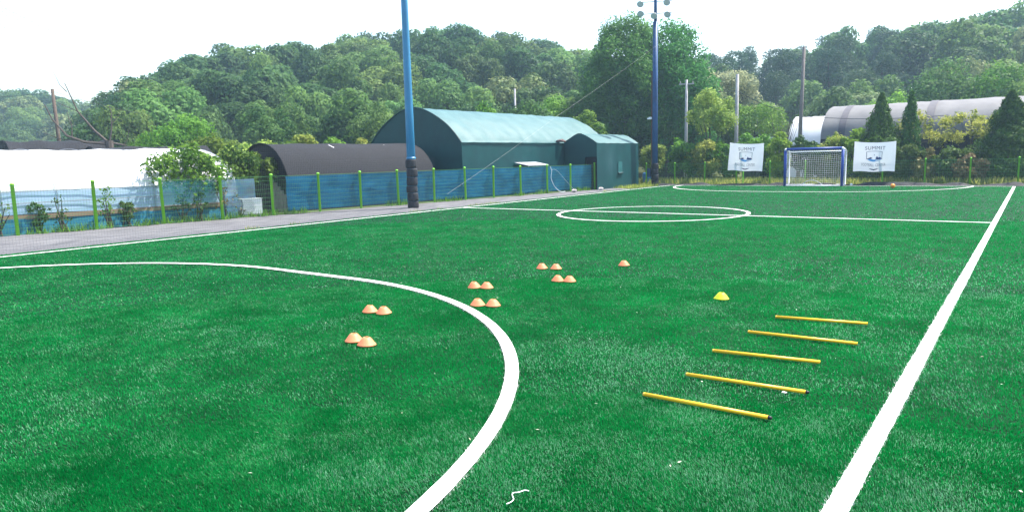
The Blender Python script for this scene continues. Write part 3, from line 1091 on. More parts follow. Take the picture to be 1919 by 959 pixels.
# --- green shed joined to the far end of the barn
e = empty('green_shed')
place(e, -20.95, 34.2, 0)
SL = 5.35
pr = [(-1.08, 0), (-1.06, 2.86), (-.75, 3.02), (-.35, 3.24), (-.1, 3.32), (.12, 3.32), (.45, 3.2), (.9, 2.93), (1.17, 2.74), (1.2, 0)]
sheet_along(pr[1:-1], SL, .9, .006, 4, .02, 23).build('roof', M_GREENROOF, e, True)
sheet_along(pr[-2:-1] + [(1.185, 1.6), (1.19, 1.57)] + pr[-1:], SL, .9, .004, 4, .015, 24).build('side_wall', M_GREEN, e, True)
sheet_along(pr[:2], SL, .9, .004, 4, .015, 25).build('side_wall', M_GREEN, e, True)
gable(pr, SL - .02).build('end_wall', M_GREEN, e)
b_ = MB()
b_.add([(x, .02, z) for x, z in pr[:-1]] + [(1.165, .02, 1.95), (.38, .02, 1.95), (.38, .02, 0)], [tuple(range(len(pr) + 2))[::-1]])
b_.add([(1.165, .02, 1.95), (1.165, .02, 0), (1.2, .02, 0), (1.17, .02, 2.5)], [(0, 1, 2, 3)])
b_.build('front_wall', M_GREEN, e)
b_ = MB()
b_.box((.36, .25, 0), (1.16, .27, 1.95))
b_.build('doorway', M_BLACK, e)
b_ = MB()
b_.box((1.20, 2.55, .95), (1.225, 3.05, 1.62))
win = b_.build('window', mat('window_flap', (.02, .11, .11), .6, .3), e)
b_ = MB()
b_.tube([(1.24, 2.5, .93), (1.24, 3.1, .93)], .05, 8)
b_.build('rolled_flap', mat('rolled_flap', (.02, .05, .05), .7), win)
tag(e, 'small green fabric shed with a dark doorway at the pitch corner', 'shed')
b_ = MB()
for k in range(7):
    a = RNG.uniform(0, 6.28)
    b_.tube([(-.14 + .05 * cos(a), -.25 + .08 * k * .6, .02 + .05 * sin(a)), (.0, -.1 + .05 * k, .1 + .05 * sin(a * 2)), (.16, .1 + .03 * k, .02)], [.05, .07, .05], 7)
o = b_.build('rolled_tarp', mat('brown_tarp', (.12, .075, .07), .8), None, True)
o.location = (-21.93, 33.75, 2.82)
tag(o, 'bundle of rolled brown tarp in the gutter between barn and shed', 'tarp')

# --- grey tunnel far right, with the white one at its left
e = empty('greenhouse_tunnel')
GY = 52.5
xa = -10.9
L_ = 24.0
e.location = (xa, GY, -.05)
e.rotation_euler = (0, 0, -pi / 2)         # its length runs along +X
pr = arch(3.9, 2.75, 5.05, 22, 2.0, .03)
sheet_along([p for p in pr if p[1] >= 2.7], L_, 1.35, .006, 4, .025, 33).build('cover', M_GREYT, e, True)
for sgn in (1, -1):
    sheet_along([(sgn * 3.87, 2.75), (sgn * 3.9, 0)][::sgn], L_, 1.35, .002, 4, .02, 34).build('side_wall', M_BLACK, e, True)
gable(pr, .03, True).build('end_wall', M_GREYT, e)
gable(pr, L_ - .03).build('end_wall', M_GREYT, e)
for yb in (1.05, 6.0, 10.9, 15.8):
    rf = [(x * 1.006, z * 1.004 + .01) for x, z in pr if z >= 2.7]
    sheet_along(rf, .42, .42, .0, 2, .01, 35).build('dark_band', M_GREYB, e, True).location = (0, yb, 0)
tag(e, 'long grey arched greenhouse tunnel with dark bands behind the cypresses', 'greenhouse')
e = empty('greenhouse_tunnel')
e.location = (-15.0, 58.5, -.05)
e.rotation_euler = (0, 0, -pi / 2)
pr = arch(3.0, 1.3, 4.75, 20, 2.0, .03)
sheet_along(pr, 6.5, 1.3, .008, 4, .025, 36).build('cover', M_WFILM, e, True)
gable(pr, .02, True).build('end_wall', M_WFILM, e)
gable(pr, 6.48).build('end_wall', M_WFILM, e)
tag(e, 'white plastic tunnel end showing left of the grey tunnel', 'greenhouse')
# small grey hut behind the left banner
e = empty('grey_hut', (*pol(17.2, 50.5), -.05), radians(8))
b_ = MB()
b_.box((-1.0, -.8, 0), (1.0, .8, 2.85))
b_.build('wall', mat('hut_wall', (.16, .16, .2), .8, .2, vscale=3, stretch=(8, 1, .5)), e)
b_ = MB()
b_.box((-1.15, -.95, 2.852), (1.15, .95, 2.95))
b_.build('roof', mat('hut_roof', (.5, .5, .52), .6, .3), e)
b_ = MB()
b_.box((.15, -.83, .0), (.75, -.802, 1.9))
b_.build('door', M_BLACK, e)
tag(e, 'small grey hut with a flat pale roof behind the left banner', 'hut')

# ================================================================== FENCES
M_GPOST = mat('green_post_paint', (0.20, 0.60, 0.025), .45, .4, var=.06)
M_GWIRE = mat('green_wire', (0.10, 0.30, 0.10), .5, .4, var=.05)
POST_Y = [4.1, 6.1, 8.2, 10.25, 12.25, 14.2, 16.2, 18.15, 20.1, 22.15, 24.1, 26.0, 28.0, 30.1, 32.1, 34.35]
FH = 1.5
def post_mesh(h, r=.032):
    b_ = MB()
    b_.lathe([(0.0, -.1), (r, -.1), (r, h), (r * 1.25, h), (r * 1.25, h + .03), (r * .6, h + .055), (0, h + .06)], 12)
    me = bpy.data.meshes.new('post')
    me.from_pydata(b_.v, [], b_.f)
    me.update()
    me.materials.append(M_GPOST)
    me.polygons.foreach_set('use_smooth', [True] * len(me.polygons))
    return me
PM = post_mesh(FH, .052)
fence = empty('mesh_fence', (fence_x(POST_Y[0]), POST_Y[0], 0))
fx0, fy0 = fence_x(POST_Y[0]), POST_Y[0]
for y in POST_Y:
    o = bpy.data.objects.new('post', PM)
    COL.objects.link(o)
    o.parent = fence
    o.location = (fence_x(y) - fx0, y - fy0, RNG.uniform(-.02, .02))
    o.rotation_euler = (RNG.normal() * .008, RNG.normal() * .008, 0)
def wire_panel(p0, p1, h, nh, sv, rh=.0037, rv=.0018):
    b_ = MB()
    p0, p1 = Vector(p0), Vector(p1)
    L2 = (p1 - p0).length
    for k in range(nh + 1):
        z = .04 + (h - .06) * k / nh
        b_.tube([p0 + Vector((0, 0, z)), p1 + Vector((0, 0, z))], rh * (1.9 if k in (0, nh) else 1), 4, False)
    n = int(L2 / sv)
    for k in range(1, n):
        q_ = p0.lerp(p1, k / n)
        b_.tube([q_ + Vector((0.006, 0, .03)), q_ + Vector((0.006, 0, h))], rv, 3, False)
    return b_
for ya, yb in zip(POST_Y[:-1], POST_Y[1:]):
    wire_panel((fence_x(ya) - fx0 + .03, ya - fy0, 0), (fence_x(yb) - fx0 + .03, yb - fy0, 0), FH - .02, 9, .075).build('wire_panel', M_GWIRE, fence)
tag(fence, 'green welded mesh fence with bright green posts along the left path', 'fence')

# screens hung behind the fence
def screen(name, ya, yb, z0, z1, m, label, seed, off=.10, slack=.05):
    b_ = MB()
    b_.grid(lambda y, z: (fence_x(y) - off - slack * (.5 + .5 * float(vnoise(y * 1.2, z * 2, .55, seed))) - .02 * abs(sin(pi * (y - 6.1) / 2.0)), y,
                          z0 + (z1 - z0 + .04 * float(vnoise(y, 0, .7, seed + 2)) * (z < .5)) * z), np.arange(ya, yb + .01, .12), np.linspace(0, 1, 12))
    return tag(b_.build(name, m, None, True), label, 'screen')
M_BLUE = mat('blue_tarp', (0.0005, 0.068, 0.148), .5, .2, vscale=1.3, col2=(0.001, 0.115, 0.225), bump=.5, bscale=2.5, stretch=(1, .8, 1.6), transl=.25)
screen('blue_screen', 14.9, 34.3, .10, 1.43, M_BLUE, 'long bright blue screen hung behind the green fence', 51)
screen('teal_screen', 10.3, 12.2, .62, 1.42, mat('teal_net', (0.01, 0.16, 0.20), .7, .2, alpha=.45), 'see-through teal net behind the fence in front of the shrub', 55, .05, .02)
o = screen('pale_screen', 12.3, 13.7, .05, 1.40, mat('pale_tarp', (0.12, 0.15, 0.18), .6, .25, vscale=2.2, col2=(0.07, 0.20, 0.32), bump=.4, bscale=3, alpha=.7), 'pale grey-blue tarp hung behind the fence beside the air conditioner', 57)

# far fence
far_posts = [-19.9 + 2.0 * k for k in range(12)]
ff = empty('mesh_fence', (far_posts[0], 40.98, 0))
PM2 = post_mesh(1.36, .04)
for x in far_posts:
    o = bpy.data.objects.new('post', PM2)
    COL.objects.link(o)
    o.parent = ff
    o.location = (x - far_posts[0], 0, 0)
for xa_, xb_ in zip(far_posts[:-1], far_posts[1:]):
    wire_panel((xa_ - far_posts[0], -.03, 0), (xb_ - far_posts[0], -.03, 0), 1.33, 8, .10, .004, .0018).build('wire_panel', M_GWIRE, ff)
tag(ff, 'green mesh fence behind the goal along the far end', 'fence')

# ================================================================== POLES
M_BLUEP = mat('blue_pole_paint', (0.026, 0.18, 0.34), .38, .45, var=.08, vscale=1.5)
M_PAD = mat('black_padding', (0.018, 0.018, 0.022), .7, .3, vscale=5)
M_RUST = mat('rusty_conduit', (0.10, 0.05, 0.04), .8, .2)
def pad(parent, z0, z1, r, k):
    b_ = MB()
    h = z1 - z0
    b_.lathe([(r * .93, z0 + .004), (r * 1.0, z0 + .05 * h), (r * 1.03, z0 + .3 * h), (r * 1.0, z0 + .8 * h), (r * .97, z1 - .03 * h), (r * .90, z1)], 22, (.012 * sin(k * 2.1), .012 * cos(k * 1.7), 0))
    b_.build('padding', M_PAD, parent, True)

e = empty('floodlight_pole', (-19.86, 19.07, -.02))
b_ = MB()
b_.tube([(0, 0, 0), (0, 0, 4), (0, 0, 8), (0, 0, 11.5)], [.185, .165, .135, .115], 20)
b_.build('mast', M_BLUEP, e, True)
zz = [0, .30, .64, .93, 1.28, 1.64, 2.0]
for k in range(6):
    pad(e, zz[k], zz[k + 1] - .012, .225, k)
b_ = MB()
b_.lathe([(.176, 2.0), (.20, 2.02), (.20, 2.06), (.172, 2.09)], 20)
b_.build('collar', M_BLUEP, e)
tag(e, 'thick near blue floodlight pole wrapped in black padding at its foot', 'pole')

e = empty('floodlight_pole', (-18.95, 40.25, -.02))
b_ = MB()
b_.tube([(0, 0, 0), (0, 0, 5), (0, 0, 10.2)], [.19, .17, .15], 18)
b_.tube([(0, 0, 10.2), (0, 0, 12.3)], [.10, .09], 14)
b_.build('mast', mat('dark_blue_paint', (0.008, 0.052, 0.15), .5, .3, var=.3, vscale=1.2), e, True)
for k, (a0, a1) in enumerate([(0, .35), (.35, .7), (.7, 1.05), (1.05, 1.42)]):
    pad(e, a0, a1 - .01, .235, k)
b_ = MB()
b_.tube([(-.16, -.13, .9), (-.17, -.14, 4.4), (-.16, -.13, 7.2)], .035, 6)
b_.build('conduit', M_RUST, e)
b_ = MB()
b_.box((-.42, -.28, .55), (-.2, -.05, 1.1))
b_.build('switch_box', mat('switch_box', (.015, .04, .10), .5, .4), e)
b_ = MB()
b_.box((-.30, -.30, 4.20), (-.14, -.10, 4.34))
b_.tube([(-.38, -.32, 4.24), (-.2, -.2, 4.24)], .05, 8)
b_.build('security_camera', mat('camera_white', (.75, .75, .75), .4, .4), e)
M_LAMP = mat('lamp_housing', (.33, .36, .38), .45, .5, metal=.3)
M_GLASS = mat('lamp_glass', (.45, .50, .52), .15, .6)
lat = (cos(radians(25)), sin(radians(25)))          # crossarms run across the view
for zc, offs in ((10.70, (-.82, .0, .82)), (11.42, (-.84, .78))):
    b_ = MB()
    b_.tube([(-lat[0] * 1.0, -lat[1] * 1.0, zc), (lat[0] * 1.0, lat[1] * 1.0, zc)], .028, 6)
    arm = b_.build('crossarm', M_STEEL, e)
    for k, a in enumerate(offs):
        b_ = MB()
        # bowl opening towards the pitch, tipped down
        b_.lathe([(0, .16), (.07, .16), (.15, .10), (.20, .0), (.215, -.06), (.20, -.062), (.0, -.045)], 16)
        lo = b_.build('lamp', M_LAMP, e, True)
        lo.location = (lat[0] * a, lat[1] * a - .2, zc + (-.12 if a or zc > 11 else -.16) + (.14 if a < 0 and zc < 11 else 0))
        lo.rotation_euler = (radians(-48), radians(18), radians(30))
        b_ = MB()
        b_.lathe([(0, -.066), (.196, -.066), (.196, -.072), (0, -.072)], 16)
        b_.build('lamp_glass', M_GLASS, lo)
tag(e, 'far blue floodlight pole with round lamps at the corner of the pitch', 'pole')

def utility(label, az, d, h, r, m, arms=1, lean=0.0):
    e = empty('utility_pole', (*pol(az, d), -.05), radians(az))
    b_ = MB()
    b_.tube([(0, 0, 0), (lean * .5, 0, h * .5), (lean, 0, h)], [r, r * .85, r * .68], 10)
    b_.build('shaft', m, e, True)
    for k in range(arms):
        b_ = MB()
        z = h - .35 - .5 * k
        b_.box((lean - .55, -.05, z), (lean + .55, .04, z + .09))
        ar = b_.build('crossarm', m, e)
        for a in (-.45, .0, .45):
            b_ = MB()
            b_.lathe([(0, 0), (.04, 0), (.05, .05), (.03, .09), (.045, .13), (0, .16)], 8, (lean + a, 0, z + .088))
            b_.build('insulator', mat('insulator', (.3, .28, .27), .3), ar)
    tag(e, label, 'utility pole')
M_WOOD = mat('pole_wood', (.10, .075, .06), .9, .1, vscale=8, stretch=(6, 6, .4))
M_CONC = mat('pole_concrete', (.33, .32, .32), .85, .2, vscale=6)
utility('brown wooden utility pole standing before the distant wood at far left', 68.95, 60, 7.6, .15, M_WOOD, 0, -.12)
utility('thin grey pole rising behind the middle of the green barn roof', 36.15, 58, 7.55, .11, M_CONC, 0)
utility('grey lattice utility pole left of the round yellow-green tree', 22.7, 55, 7.45, .13, M_CONC, 1)
utility('grey utility pole right of the round yellow-green tree', 18.95, 52, 7.35, .15, M_CONC, 0)
utility('thick tall grey-brown utility pole left of the white tunnel end', 14.45, 50, 8.6, .14, mat('pole_dark', (.17, .15, .14), .9, .1, vscale=7), 0, .12)

# cables
def cable(label, pts, r, m, sag=0.0, n=14):
    b_ = MB()
    P = [Vector(p) for p in pts]
    out = []
    for a, c in zip(P[:-1], P[1:]):
        for k in range(n):
            t = k / n
            p = a.lerp(c, t)
            p.z -= sag * 4 * t * (1 - t)
            out.append(p)
    out.append(P[-1])
    b_.tube(out, r, 5)
    return tag(b_.build('cable', m), label, 'cable')
M_ROPE = mat('pale_rope', (.34, .34, .33), .7)
M_CABLE = mat('dark_cable', (.05, .05, .055), .6)
cable('pale guy rope slanting down from the far floodlight pole to the near pole foot', [(-18.8, 40.1, 8.7), (-18.45, 27.9, 3.92), (-18.42, 19.6, .55)], .0032, M_ROPE, .05)
def pz(az, d, z):
    return (*pol(az, d), z)
cable('power cable between the two thin grey poles behind the round tree', [pz(22.7, 55, 7.05), pz(18.95, 52, 6.2), pz(14.45, 50, 4.3)], .018, M_CABLE, .25)
cable('power cable running right from the thick utility pole', [pz(14.45, 50, 4.2), pz(5, 51, 3.9)], .018, M_CABLE, .2)
cable('thin cable running left and right from the brown wooden pole', [pz(80, 66, 7.2), pz(68.95, 60, 7.35), pz(60, 70, 6.0)], .014, M_CABLE, .4)
cable('faint net head rope slanting down across the sky at top left', [(-18.33, 3.0, 6.32), (-18.33, 7.95, 4.19)], .0028, M_ROPE, .02)

# safety net along the left touchline
b_ = MB()
NX = -18.32
def net_top(y):
    return max(2.0, 5.61 - (y - 4.63) * .431)
y = 1.0
ny = 0
while y < 18.8:
    b_.tube([(NX, y, .02), (NX, y, net_top(y))], .0013, 3, False)
    y += .07
z = .02
while z < 7.1:
    ye = 18.8 if z < 2.0 else 4.63 + (5.61 - z) / .431
    b_.tube([(NX, 1.0, z), (NX, ye, z)], .0013, 3, False)
    z += .07
tag(b_.build('safety_net', mat('net_cord', (.10, .10, .11), .8)), 'fine see-through ball net along the near part of the left touchline', 'net')

# ================================================================== GOAL
gy = FL
goal = empty('football_goal', (GX + .05, gy, 0))
M_GBLUE = mat('goal_blue_pad', (0.010, 0.045, 0.27), .45, .4, var=.05)
M_GWHITE = mat('goal_white_frame', (.78, .79, .80), .4, .4, var=.03)
M_NET = mat('white_net_cord', (.80, .80, .80), .8)
hwG, hG, dG = 1.5, 2.0, .85
for sgn in (-1, 1):
    b_ = MB()
    b_.tube([(sgn * hwG, 0, 0), (sgn * hwG, 0, hG - .02)], .075, 14)
    b_.build('post', M_GBLUE, goal, True)
    b_ = MB()
    b_.tube([(sgn * hwG, 0, hG - .03), (sgn * hwG, 0, hG + .04), (sgn * (hwG - .05), 0, hG + .075)], [.07, .07, .06], 12)
    b_.build('corner_joint', M_GWHITE, goal, True)
    b_ = MB()
    b_.tube([(sgn * hwG, .06, hG + .02), (sgn * hwG, dG * .55, hG + .01), (sgn * hwG, dG, hG - .10), (sgn * hwG, dG, .05), (sgn * hwG, .06, .05)], .035, 8)
    b_.build('side_frame', M_GWHITE, goal, True)
b_ = MB()
b_.tube([(-hwG + .06, 0, hG + .05), (hwG - .06, 0, hG + .05)], .072, 14)
b_.build('crossbar', M_GBLUE, goal, True)
for zz_, yy_ in ((.05, dG), (hG - .10, dG), (.03, .05)):
    b_ = MB()
    b_.tube([(-hwG, yy_, zz_), (hwG, yy_, zz_)], .03, 8)
    b_.build('frame_bar', M_GWHITE, goal, True)
b_ = MB()
step = .115
def netp(x, z):
    s_ = (1 - (x / hwG) ** 2) * sin(pi * min(1, max(0, z / hG)))
    return (x, dG - .02 - .22 * s_, z - .16 * (1 - (x / hwG) ** 2) * (z / hG) ** 1.5)
nxs = np.arange(-hwG, hwG + .01, step)
nzs = np.arange(.05, hG, step)
for x in nxs:
    b_.tube([netp(x, z) for z in nzs], .0042, 3, False)
for z in nzs:
    b_.tube([netp(x, z) for x in nxs], .0042, 3, False)
for sgn in (-1, 1):
    for yy_ in np.arange(.08, dG, step):
        b_.tube([(sgn * (hwG - .01), yy_, .05), (sgn * (hwG - .01), yy_, hG - .03)], .0042, 3, False)
    for z in nzs:
        b_.tube([(sgn * (hwG - .01), .06, z), (sgn * (hwG - .01), dG, z)], .0042, 3, False)
for x in nxs:
    b_.tube([(x, .05, hG + .02), (x, dG * .5, hG - .07 - .1 * (1 - (x / hwG) ** 2)), netp(x, nzs[-1])], .0042, 3, False)
b_.build('net', M_NET, goal)
tag(goal, 'small football goal with blue padded posts and white net at the far end', 'goal')

# folded arched hoop lying behind the goal net
b_ = MB()
b_.tube([(-.62 + 1.24 * t, 0, .30 * sin(pi * t) + .01) for t in np.linspace(0, 1, 14)], .022, 6)
o = b_.build('hoop_frame', mat('hoop_grey', (.4, .42, .46), .5, .4), None, True)
o.location = (GX - .1, gy + .45, 0)
tag(o, 'low grey arched hoop standing inside the goal', 'hoop')

# ================================================================== BANNERS
def text_mesh(body, size, bold=0.0, spacing=1.0):
    cu = bpy.data.curves.new('lettering', 'FONT')
    cu.body = body
    cu.size = size
    cu.align_x = 'CENTER'
    cu.offset = bold
    cu.space_character = spacing
    ob = bpy.data.objects.new('lettering', cu)
    COL.objects.link(ob)
    dg = bpy.context.evaluated_depsgraph_get()
    me = bpy.data.meshes.new_from_object(ob.evaluated_get(dg))
    bpy.data.objects.remove(ob)
    bpy.data.curves.remove(cu)
    return me

def fit_text(word, size, x0, x1):
    t = text_mesh(word, size, 0.0, 1.12)
    xs = [v.co.x for v in t.vertices]
    k = (x1 - x0) / (max(xs) - min(xs))
    m0 = min(xs)
    for v in t.vertices:
        v.co.x = x0 + (v.co.x - m0) * k
    return t

M_CLOTH = mat('banner_cloth', (.80, .80, .83), .7, .2, var=.02, transl=.2)
M_NAVY = mat('banner_navy', (.035, .045, .12), .7)
M_GREYINK = mat('banner_grey', (.20, .21, .28), .7)
M_PEAK = mat('banner_peak', (.03, .05, .17), .7)
M_LAKE = mat('banner_lake', (.10, .36, .70), .7)
def banner(label, c, sl, post_x):
    """c: TL, TR, BL, BR in (x, z); hung in front of the fence"""
    e = empty('banner', (c[2][0], 40.86, 0))
    x0 = c[2][0]
    def P(u, v, off=0.0):      # u 0..1 left-right, v 0..1 bottom-top
        sagt = .07 * 4 * u * (1 - u) * v
        sagb = -.02 * sin(3 * pi * u) * (1 - v)
        x = (c[2][0] * (1 - u) + c[3][0] * u) * (1 - v) + (c[0][0] * (1 - u) + c[1][0] * u) * v - x0
        z = (c[2][1] * (1 - u) + c[3][1] * u) * (1 - v) + (c[0][1] * (1 - u) + c[1][1] * u) * v - sagt - sagb
        yy2 = .03 * sin(5 * u + 3 * v) + .022 * sin(11 * (u - v * .5)) - .03 * v
        return (x, yy2 - off, z)
    b2 = MB()
    b2.grid(lambda u, v: P(u, v), np.linspace(0, 1, 25), np.linspace(0, 1, 21))
    b2.build('cloth', M_CLOTH, e, True)
    def put(me_or_mb, name, m, par=e):
        if isinstance(me_or_mb, MB):
            vs = [P(a, b2_, .008) for a, b2_ in me_or_mb.v]
            k = MB()
            k.add(vs, me_or_mb.f)
            return k.build(name, m, par)
        for v in me_or_mb.vertices:
            v.co = P(v.co.x, v.co.y, .008)
        me_or_mb.update()
        return link(name, me_or_mb, m, par)
    t = fit_text('SUMMIT', .17, .275, .755)
    for v in t.vertices:
        v.co.y = .745 + v.co.y + .03 * math.cos((v.co.x - .515) * 5) - .015
    put(t, 'lettering', M_NAVY)
    for word, xa2, xb2 in (('FOOTBALL', .20, .50), ('CENTER', .54, .775)):
        t = fit_text(word, .14, xa2, xb2)
        for v in t.vertices:
            v.co.y += .185
        put(t, 'lettering', M_GREYINK)
    # shield outline
    out = [(.31, .42), (.305, .68), (.40, .705), (.5, .715), (.60, .705), (.695, .68), (.69, .42)]
    inn = [(.325, .42), (.321, .668), (.40, .69), (.5, .70), (.60, .69), (.679, .668), (.675, .42)]
    k = MB()
    k.add(out + inn, [(i, i + 7, i + 8, i + 1) for i in range(6)])
    put(k, 'shield_outline', M_GREYINK)
    k = MB()
    k.add([(.30, .42), (.37, .47), (.42, .50), (.46, .46), (.40, .43)], [(0, 4, 3, 2, 1)])
    k.add([(.53, .45), (.565, .54), (.60, .48), (.64, .50), (.70, .43), (.58, .42)], [(0, 5, 4, 3, 2, 1)])
    k.add([(.49, .56), (.50, .61), (.51, .56)], [(0, 1, 2)])
    put(k, 'mountain_emblem', M_PEAK)
    k = MB()
    k.add([(.33, .405), (.42, .435), (.50, .415), (.58, .44), (.68, .415), (.58, .365), (.48, .345), (.40, .365)], [(7, 6, 5, 4, 3, 2, 1, 0)])
    put(k, 'water_emblem', M_LAKE)
    k = MB()
    k.add([(.37, .115), (.44, .105), (.50, .09), (.56, .105), (.63, .115), (.56, .07), (.50, .05), (.44, .07)], [(7, 6, 5, 4, 3, 2, 1, 0)])
    put(k, 'chevron_emblem', M_NAVY)
    for px in post_x:
        k = MB()
        k.tube([(px - x0, .17, 0), (px - x0, .17, min(c[0][1], c[1][1]) - .12)], .035, 8)
        k.build('support_post', M_GPOST, e)
    tag(e, label, 'banner')
dz = .0
banner('white printed banner hanging left of the goal', [(-14.28, 2.56), (-12.24, 2.46), (-14.40, .88), (-12.30, .80)], 0, (-13.5,))
banner('white printed banner hanging right of the goal', [(-7.33, 2.39), (-5.29, 2.35), (-7.36, .75), (-5.30, .74)], 0, (-5.92,))

# ================================================================== TRAINING GEAR
M_CONE = mat('orange_cone', (.98, .42, .21), .45, .35, var=.05, vscale=8, transl=.5)
M_CONEY = mat('yellow_cone', (.72, .74, .03), .45, .35, var=.05, transl=.25)
def cone_mesh():
    b_ = MB()
    ro, h = .100, .078
    prof = [(ro, .0), (ro, .004), (ro * .93, .011), (ro * .75, .034), (ro * .56, .058), (ro * .41, .074), (ro * .32, h + .002), (ro * .25, h + .002), (ro * .25, h - .006), (ro * .48, .056), (ro * .7, .032), (ro * .9, .006), (ro * .96, 0)]
    b_.lathe(prof, 28, close=True)
    me = bpy.data.meshes.new('training_cone')
    me.from_pydata(b_.v, [], b_.f)
    me.update()
    me.polygons.foreach_set('use_smooth', [True] * len(me.polygons))
    return me
CM = cone_mesh()
CM.materials.append(M_CONE)
CMY = CM.copy()
CMY.materials.clear()
CMY.materials.append(M_CONEY)
CONES = [
    (-4.93, 3.06, 'left orange cone of the pair nearest the camera inside the curved line'),
    (-4.69, 3.02, 'right orange cone of the pair nearest the camera inside the curved line'),
    (-5.90, 4.16, 'left orange cone of the farther pair inside the curved line'),
    (-5.68, 4.19, 'right orange cone of the farther pair inside the curved line'),
    (-4.97, 5.17, 'left orange cone of the nearer pair just outside the curved line'),
    (-4.77, 5.24, 'right orange cone of the nearer pair just outside the curved line'),
    (-5.83, 6.14, 'left orange cone of the farther pair just outside the curved line'),
    (-5.64, 6.20, 'right orange cone of the farther pair just outside the curved line'),
    (-5.05, 7.21, 'left orange cone of the front pair in the middle of the pitch'),
    (-4.86, 7.25, 'right orange cone of the front pair in the middle of the pitch'),
    (-5.96, 8.12, 'left orange cone of the back pair in the middle of the pitch'),
    (-5.71, 8.18, 'right orange cone of the back pair in the middle of the pitch'),
    (-4.88, 9.06, 'single orange cone standing alone beyond the pairs'),
]
for k, (x, y, lab) in enumerate(CONES):
    o = bpy.data.objects.new('training_cone', CM)
    COL.objects.link(o)
    y -= .09
    dd = math.hypot(x - CX, y - CY)
    o.location = (x + .09 * (x - CX) / dd, y + .09 * (y - CY) / dd, .016)
    o.rotation_euler = (RNG.normal() * .03, RNG.normal() * .03, k * 1.3)
    tag(o, lab, 'cone', 'orange training cones')
o = bpy.data.objects.new('training_cone', CMY)
COL.objects.link(o)
o.location = (-2.47, 7.08, .016)
tag(o, 'single yellow cone beyond the yellow bars', 'cone')

M_BAR = mat('yellow_bar', (.90, .48, .015), .4, .4, var=.04)
M_TIP = mat('black_tip', (.015, .015, .018), .5)
BARS = [((-1.63, 3.08), (-.68, 3.10), 1, 'nearest yellow agility bar with a black tip'),
        ((-1.55, 3.74), (-.60, 3.80), 1, 'second nearest yellow agility bar with a black tip'),
        ((-1.63, 4.57), (-.70, 4.70), 0, 'third yellow agility bar from the camera'),
        ((-1.58, 5.46), (-.55, 5.53), 0, 'fourth yellow agility bar from the camera'),
        ((-1.54, 6.30), (-.62, 6.46), 0, 'farthest yellow agility bar')]
for (xa_, ya), (xb_, yb), tip, lab in BARS:
    e = empty('agility_bar', (xa_, ya, .034))
    d = Vector((xb_ - xa_, yb - ya, 0))
    b_ = MB()
    b_.tube([(0, 0, 0), d], .0155, 12)
    b_.build('rod', M_BAR, e, True)
    u_ = d.normalized()
    b_ = MB()
    if tip:
        b_.tube([d * 1.0, d + u_ * .012, d + u_ * .028], [.0145, .0145, .010], 12)
        b_.build('end_tip', M_TIP, e, True)
    b_ = MB()
    b_.tube([-u_ * .012, u_ * .003], [.0135, .0165], 12)
    b_.build('end_cap', mat('yellow_cap', (.75, .42, .05), .5), e, True)
    tag(e, lab, 'agility bar', 'yellow agility bars laid in a row')

# balls
b_ = MB()
b_.lathe([(.11 * sin(t), -.11 * cos(t)) for t in np.linspace(0.001, pi - .001, 14)], 20)
o = b_.build('football', mat('orange_ball', (.85, .30, .01), .4, .4, vscale=14, col2=(.75, .22, .01)), None, True)
o.location = (-4.85, 37.3, .125)
tag(o, 'orange football lying near the right end of the far goal line', 'ball')
b_ = MB()
b_.lathe([(.07 * sin(t), -.07 * cos(t)) for t in np.linspace(0.001, pi - .001, 12)], 16)
o = b_.build('small_ball', mat('white_ball', (.75, .75, .75), .5), None, True)
o.location = (-7.25, 40.0, .07)
tag(o, 'small white ball beside the right goal post', 'ball')

# ================================================================== SMALL THINGS
# air conditioner box behind the fence
e = empty('air_conditioner', (-22.80, 13.45, -.03), radians(70))
M_AC = mat('ac_white', (.62, .62, .60), .5, .3, var=.06)
b_ = MB()
b_.box((-.40, -.15, .12), (.40, .15, .68))
b_.build('casing', M_AC, e)
b_ = MB()
b_.box((-.42, -.17, .682), (.42, .17, .70))
b_.build('lid', mat('ac_lid', (.75, .75, .74), .5), e)
b_ = MB()
for rr in (.07, .13, .19, .24):
    b_.tube([(-.10 + rr * cos(t), -.16, .40 + rr * sin(t)) for t in np.linspace(0, 2 * pi, 25)], .006, 4, False)
b_.lathe([(0, 0), (.035, 0)], 12, (-.10, 0, .40))
b_.build('fan_grille', mat('ac_grille', (.30, .31, .31), .5), e)
for sx in (-.32, .32):
    b_ = MB()
    b_.box((sx - .03, -.15, 0), (sx + .03, .15, .118))
    b_.build('foot', M_STEEL, e)
tag(e, 'white air conditioner outdoor unit behind the fence by the dark tunnel', 'air conditioner')

# hose loop on the fence
b_ = MB()
pts = [(-20.35, 30.15, 1.42), (-20.33, 30.25, 1.2), (-20.33, 30.2, .8), (-20.31, 30.5, .35), (-20.27, 31.0, .05), (-20.2, 31.4, .03)]
def smooth_path(p, n=6):
    out = []
    P = [Vector(a) for a in p]
    for i in range(len(P) - 1):
        a, b1, c, d = P[max(0, i - 1)], P[i], P[i + 1], P[min(len(P) - 1, i + 2)]
        for k in range(n):
            t = k / n
            out.append(.5 * ((2 * b1) + (c - a) * t + (2 * a - 5 * b1 + 4 * c - d) * t * t + (3 * b1 - a - 3 * c + d) * t ** 3))
    out.append(P[-1])
    return out
b_.tube(smooth_path(pts), .017, 7)
b_.tube(smooth_path([(-20.33, 30.2, 1.25), (-20.3, 30.7, 1.22), (-20.25, 31.6, .6), (-20.2, 32.3, .1)]), .005, 6)
tag(b_.build('hose', mat('pale_hose', (.5, .55, .58), .5, .4), None, True), 'pale hose looped over the blue screen near the shed', 'hose')
